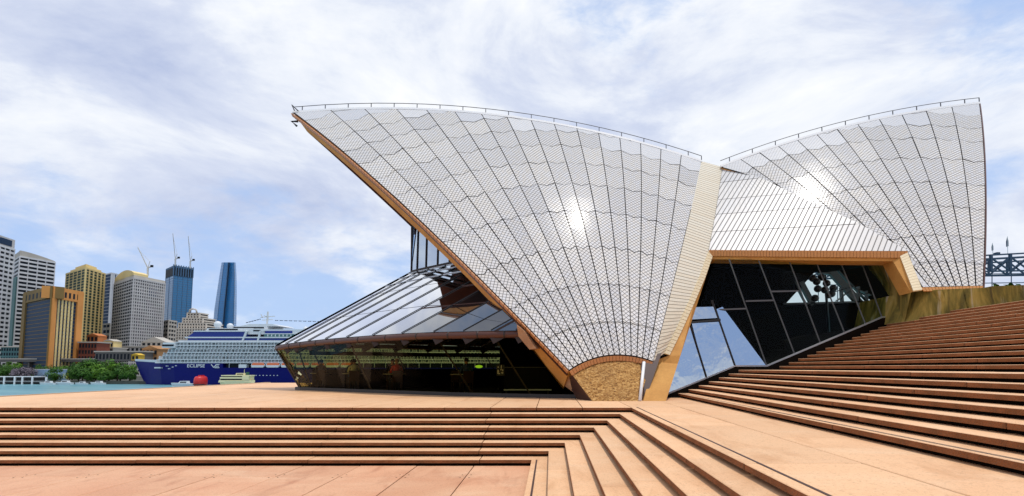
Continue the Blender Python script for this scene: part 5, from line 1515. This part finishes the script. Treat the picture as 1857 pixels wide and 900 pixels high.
# ================================================================== DINING ROOM
SKINS = {}
for nm, c in (('skin', (.45, .26, .17)), ('skin_dark', (.20, .10, .06)), ('hair_dark', (.02, .014, .01)), ('hair_fair', (.30, .20, .09)), ('cloth_white', (.70, .72, .55)), ('cloth_black', (.02, .02, .022)),
              ('cloth_red', (.60, .05, .03)), ('cloth_green', (.07, .12, .06)), ('cloth_blue', (.05, .09, .2)), ('trousers_dark', (.03, .03, .04)), ('linen', (.55, .53, .48)), ('wood_dark', (.06, .03, .015))):
    mat(nm, c, .75, 0, .2)
def person(loc, rot, label, top, hair, skin='skin', lean=0., reach=.1):
    """seated figure: one continuous skinned body with head, arms with hands, legs; hair is a child"""
    V = [(0, 0, .50), (0, .01, .72), (0, .0 - lean * .4, .92), (0, -lean, 1.05), (0, -.01 - lean, 1.13), (0, -.03 - lean * 1.1, 1.22), (0, -.035 - lean * 1.1, 1.30)]
    Rr = [(.165, .12), (.155, .105), (.18, .11), (.13, .085), (.055, .055), (.082, .10), (.065, .075)]
    E = [(i, i + 1) for i in range(6)]
    def chain(start, pts, rad):
        k = start
        for p, r in zip(pts, rad):
            V.append(p); Rr.append((r, r)); E.append((k, len(V) - 1)); k = len(V) - 1
        return k
    for s in (-1, 1):
        k = chain(3, [(s * .17, -lean, 1.02), (s * .235, -.06 - lean, .80), (s * (.20 - reach * .3), -.30 - lean, .80), (s * (.17 - reach * .3), -.37 - lean, .805)], [.062, .045, .034, .03])
        for q, (dx, dz) in enumerate(((-.03, .004), (-.012, .008), (.008, .008), (.026, .002))):
            chain(k, [(V[k][0] + dx, V[k][1] - .06, V[k][2] + dz), (V[k][0] + dx * 1.1, V[k][1] - .095 + .008 * abs(q - 1), V[k][2] + dz - .015)], [.011, .009])
        chain(k, [(V[k][0] - s * .045, V[k][1] - .035, V[k][2])], [.011])
        chain(0, [(s * .10, -.02, .50), (s * .13, -.45, .50), (s * .13, -.47, .09), (s * .13, -.60, .05)], [.095, .065, .045, .036])
    me = bpy.data.meshes.new('body'); me.from_pydata(V, E, []); ob = bpy.data.objects.new('body_source', me); COL.objects.link(ob)
    md = ob.modifiers.new('skin', 'SKIN'); md.use_smooth_shade = True
    for v, r in zip(me.skin_vertices[0].data, Rr): v.radius = r; v.use_root = False
    me.skin_vertices[0].data[0].use_root = True
    sd = ob.modifiers.new('smooth', 'SUBSURF'); sd.levels = 1
    bpy.context.view_layer.update()
    out = bpy.data.meshes.new_from_object(ob.evaluated_get(bpy.context.evaluated_depsgraph_get())); bpy.data.objects.remove(ob)
    out.materials.clear()
    for m_ in (top, skin, 'trousers_dark', 'black_metal'): out.materials.append(MATS[m_])
    for p in out.polygons:
        c = p.center; p.use_smooth = True
        if c.z > 1.12: p.material_index = 1
        elif c.z > .74 and c.y < -.26 - lean: p.material_index = 1
        elif c.z < .11: p.material_index = 3
        elif c.z < .56: p.material_index = 2
    # face: brow, nose, mouth and eye sockets pressed into the front of the head
    hy = -.035 - lean * 1.1
    for v in out.vertices:
        if 1.18 < v.co.z < 1.33 and abs(v.co.x) < .03 and v.co.y < hy - .05: v.co.y -= .012 if 1.20 < v.co.z < 1.25 else .003
    rt = thing('person', loc, label, 'person', 'diners behind the raking restaurant glass'); rt.rotation_euler = (0, 0, rot)
    sc = 1.1; rt.scale = (sc, sc, sc)
    o = bpy.data.objects.new('body', out); COL.objects.link(o); o.parent = rt; ORIGIN[o.name] = (0, 0, 0)
    mb = MB()
    P = lambda i, j: (.088 * sin(pi * j / 12) * cos(2 * pi * i / 14), hy + .018 + .105 * sin(pi * j / 12) * sin(2 * pi * i / 14), 1.272 + .098 * cos(pi * j / 12))
    for i in range(14):
        for j in range(0, 8):
            q = [P(i, j), P(i, j + 1), P(i + 1, j + 1), P(i + 1, j)]
            cy_ = sum(p[1] for p in q) / 4; cz_ = sum(p[2] for p in q) / 4
            if cy_ < hy - .01 and cz_ < 1.33: continue
            mb.face(q if j else [q[0], q[1], q[2]], 0, None, True)
    h = bpy.data.objects.new('hair', mb.mesh('hair', hair)); COL.objects.link(h); h.parent = rt
    for nm, pts, m_ in (('eye', ((-.03, hy - .098, 1.255), (.03, hy - .098, 1.255)), 'black_metal'), ('ear', ((-.083, hy + .01, 1.235), (.083, hy + .01, 1.235)), skin), ('mouth', ((0, hy - .10, 1.185),), 'cloth_red'), ('nose', ((0, hy - .108, 1.225),), skin)):
        for q in pts:
            e = bpy.data.objects.new(nm, MB().ball(q, .014 if nm != 'eye' else .009, 8, 6, 0, (1, .6, 1.5) if nm == 'ear' else (1.6, .5, .5) if nm == 'mouth' else (.8, 1.1, 1.5) if nm == 'nose' else (1.2, .6, .7)).mesh(nm, m_)); COL.objects.link(e); e.parent = rt
    return rt


def build_dining():
    FZ = ZP + .02
    # one table and one chair, then copies
    t0 = thing('dining_table', (0, 0, FZ), 'x', 'table', 'tables in the dining room')
    MB().tube([(0, 0, FZ + .78), (0, 0, FZ + .81)], .5, 20).build('tabletop', 'linen', t0)
    MB().tube([(0, 0, FZ), (0, 0, FZ + .78)], .04, 8).build('leg', 'black_metal', t0); MB().tube([(0, 0, FZ), (0, 0, FZ + .03)], .25, 16).build('base', 'black_metal', t0)
    for q in ((.16, .1), (-.15, .12)):
        MB().tube([(q[0], q[1], FZ + .81), (q[0], q[1], FZ + .815), (q[0], q[1], FZ + .90), (q[0], q[1], FZ + 1.0)], [.035, .006, .006, .04], 8).build('wine_glass', 'steel_light', t0)
    c0 = thing('dining_chair', (0, 0, FZ), 'x', 'chair', 'chairs in the dining room')
    MB().box((-.23, -.24, FZ + .44), (.23, .22, FZ + .5)).build('seat', 'wood_dark', c0)
    MB().prism([(-.22, .2, FZ + .5), (.22, .2, FZ + .5), (.22, .24, FZ + .5), (-.22, .24, FZ + .5)], [(-.22, .27, FZ + .95), (.22, .27, FZ + .95), (.22, .31, FZ + .95), (-.22, .31, FZ + .95)]).build('backrest', 'wood_dark', c0)
    for sx in (-.2, .2):
        for sy in (-.2, .2): MB().box((sx - .02, sy - .02, FZ), (sx + .02, sy + .02, FZ + .44)).build('leg', 'wood_dark', c0)
    # u in the photograph fixes the bearing of each table from the camera; Y its distance
    spots = [(583, 26.4, 'table nearest the pointed dining room tip'), (641, 25.0, 'table of the diner in a pale shirt'), (716, 23.6, 'table of the diner in red'), (838, 22.2, 'table under the two lime green ovals')]
    who = [[('dark haired diner in black nearest the tip of the glass wall', 'cloth_black', 'hair_dark', 'skin'), ('diner in grey green facing the dark haired one', 'cloth_green', 'hair_fair', 'skin')],
           [('diner in a pale shirt seated with back to the glass', 'cloth_white', 'hair_dark', 'skin'), ('diner in dark blue facing the pale shirted one', 'cloth_blue', 'hair_dark', 'skin_dark')],
           [('diner in a red top beyond the middle of the glass wall', 'cloth_red', 'hair_fair', 'skin'), ('diner in black facing the one in red', 'cloth_black', 'hair_dark', 'skin')],
           [('diner in dark blue under the lime green lamps', 'cloth_blue', 'hair_dark', 'skin')]]
    first = True
    for (u, Y, lb), ps in zip(spots, who):
        x = (u - CX) / F * Y
        if first: t0.location = (x, Y, FZ); t0['label'] = 'round white ' + lb
        else: copy_thing(t0, (x, Y, FZ), 'round white ' + lb)
        for k in (0, 1):
            a = (radians(25), radians(205))[k]
            cx, cy = x + .78 * sin(a) * 1.0, Y - .78 * cos(a)
            rot = a + pi + pi if False else a
            cl = 'dark chair on the %s side of the %s' % (('glass', 'harbour')[k], lb)
            if first and k == 0: c0.location = (cx, cy, FZ); c0.rotation_euler = (0, 0, rot + pi); c0['label'] = cl
            else: copy_thing(c0, (cx, cy, FZ), cl, rot + pi)
            if k < len(ps):
                l_, tp, hr, sk = ps[k]; person((cx, cy, FZ), rot + pi, l_, tp, hr, sk, lean=(.04, .10)[k])
        first = False
    m, b, p = mat('lime_glow', (.35, .7, .05), .5); p.inputs['Emission Color'].default_value = (.45, .95, .05, 1); p.inputs['Emission Strength'].default_value = .7  # emission added so the two green ovals show in the dark room
    for u, lb in ((843, 'left one of two lime green oval pendant lamps in the dining room'), (868.5, 'right one of two lime green oval pendant lamps in the dining room')):
        c = at(u, 665, 21.6); rt = thing('green_glow', (c[0], c[1], c[2]), lb, 'lamp', 'lime green pendant lamps')
        MB().ball(c, .16, 14, 8, 0, (1, 1, .4)).build('glow_oval', 'lime_glow', rt); MB().tube([add3(c, (0, 0, .05)), add3(c, (0, 0, 1.0))], .01, 5).build('cord', 'black_metal', rt)
    # notice with white marks beside the black screen
    c = at(907, 671, 19.6); rt = thing('notice_panel', c, 'small dark notice with white marks left of the black screen', 'notice')
    MB().box(add3(c, (-.14, 0, -.22)), add3(c, (.16, .04, .2))).build('board', 'black_metal', rt)
    for x, z, w, h in ((-.10, .08, .05, .05), (.03, .05, .03, .13), (-.10, -.16, .05, .16), (-.05, -.16, .05, .04), (.05, -.14, .07, .05), (.08, -.05, .04, .07), (.02, -.02, .03, .05)):
        MB().box(add3(c, (x, -.012, z)), add3(c, (x + w, .0, z + h))).build('mark', 'white_paint', rt)
build_dining()
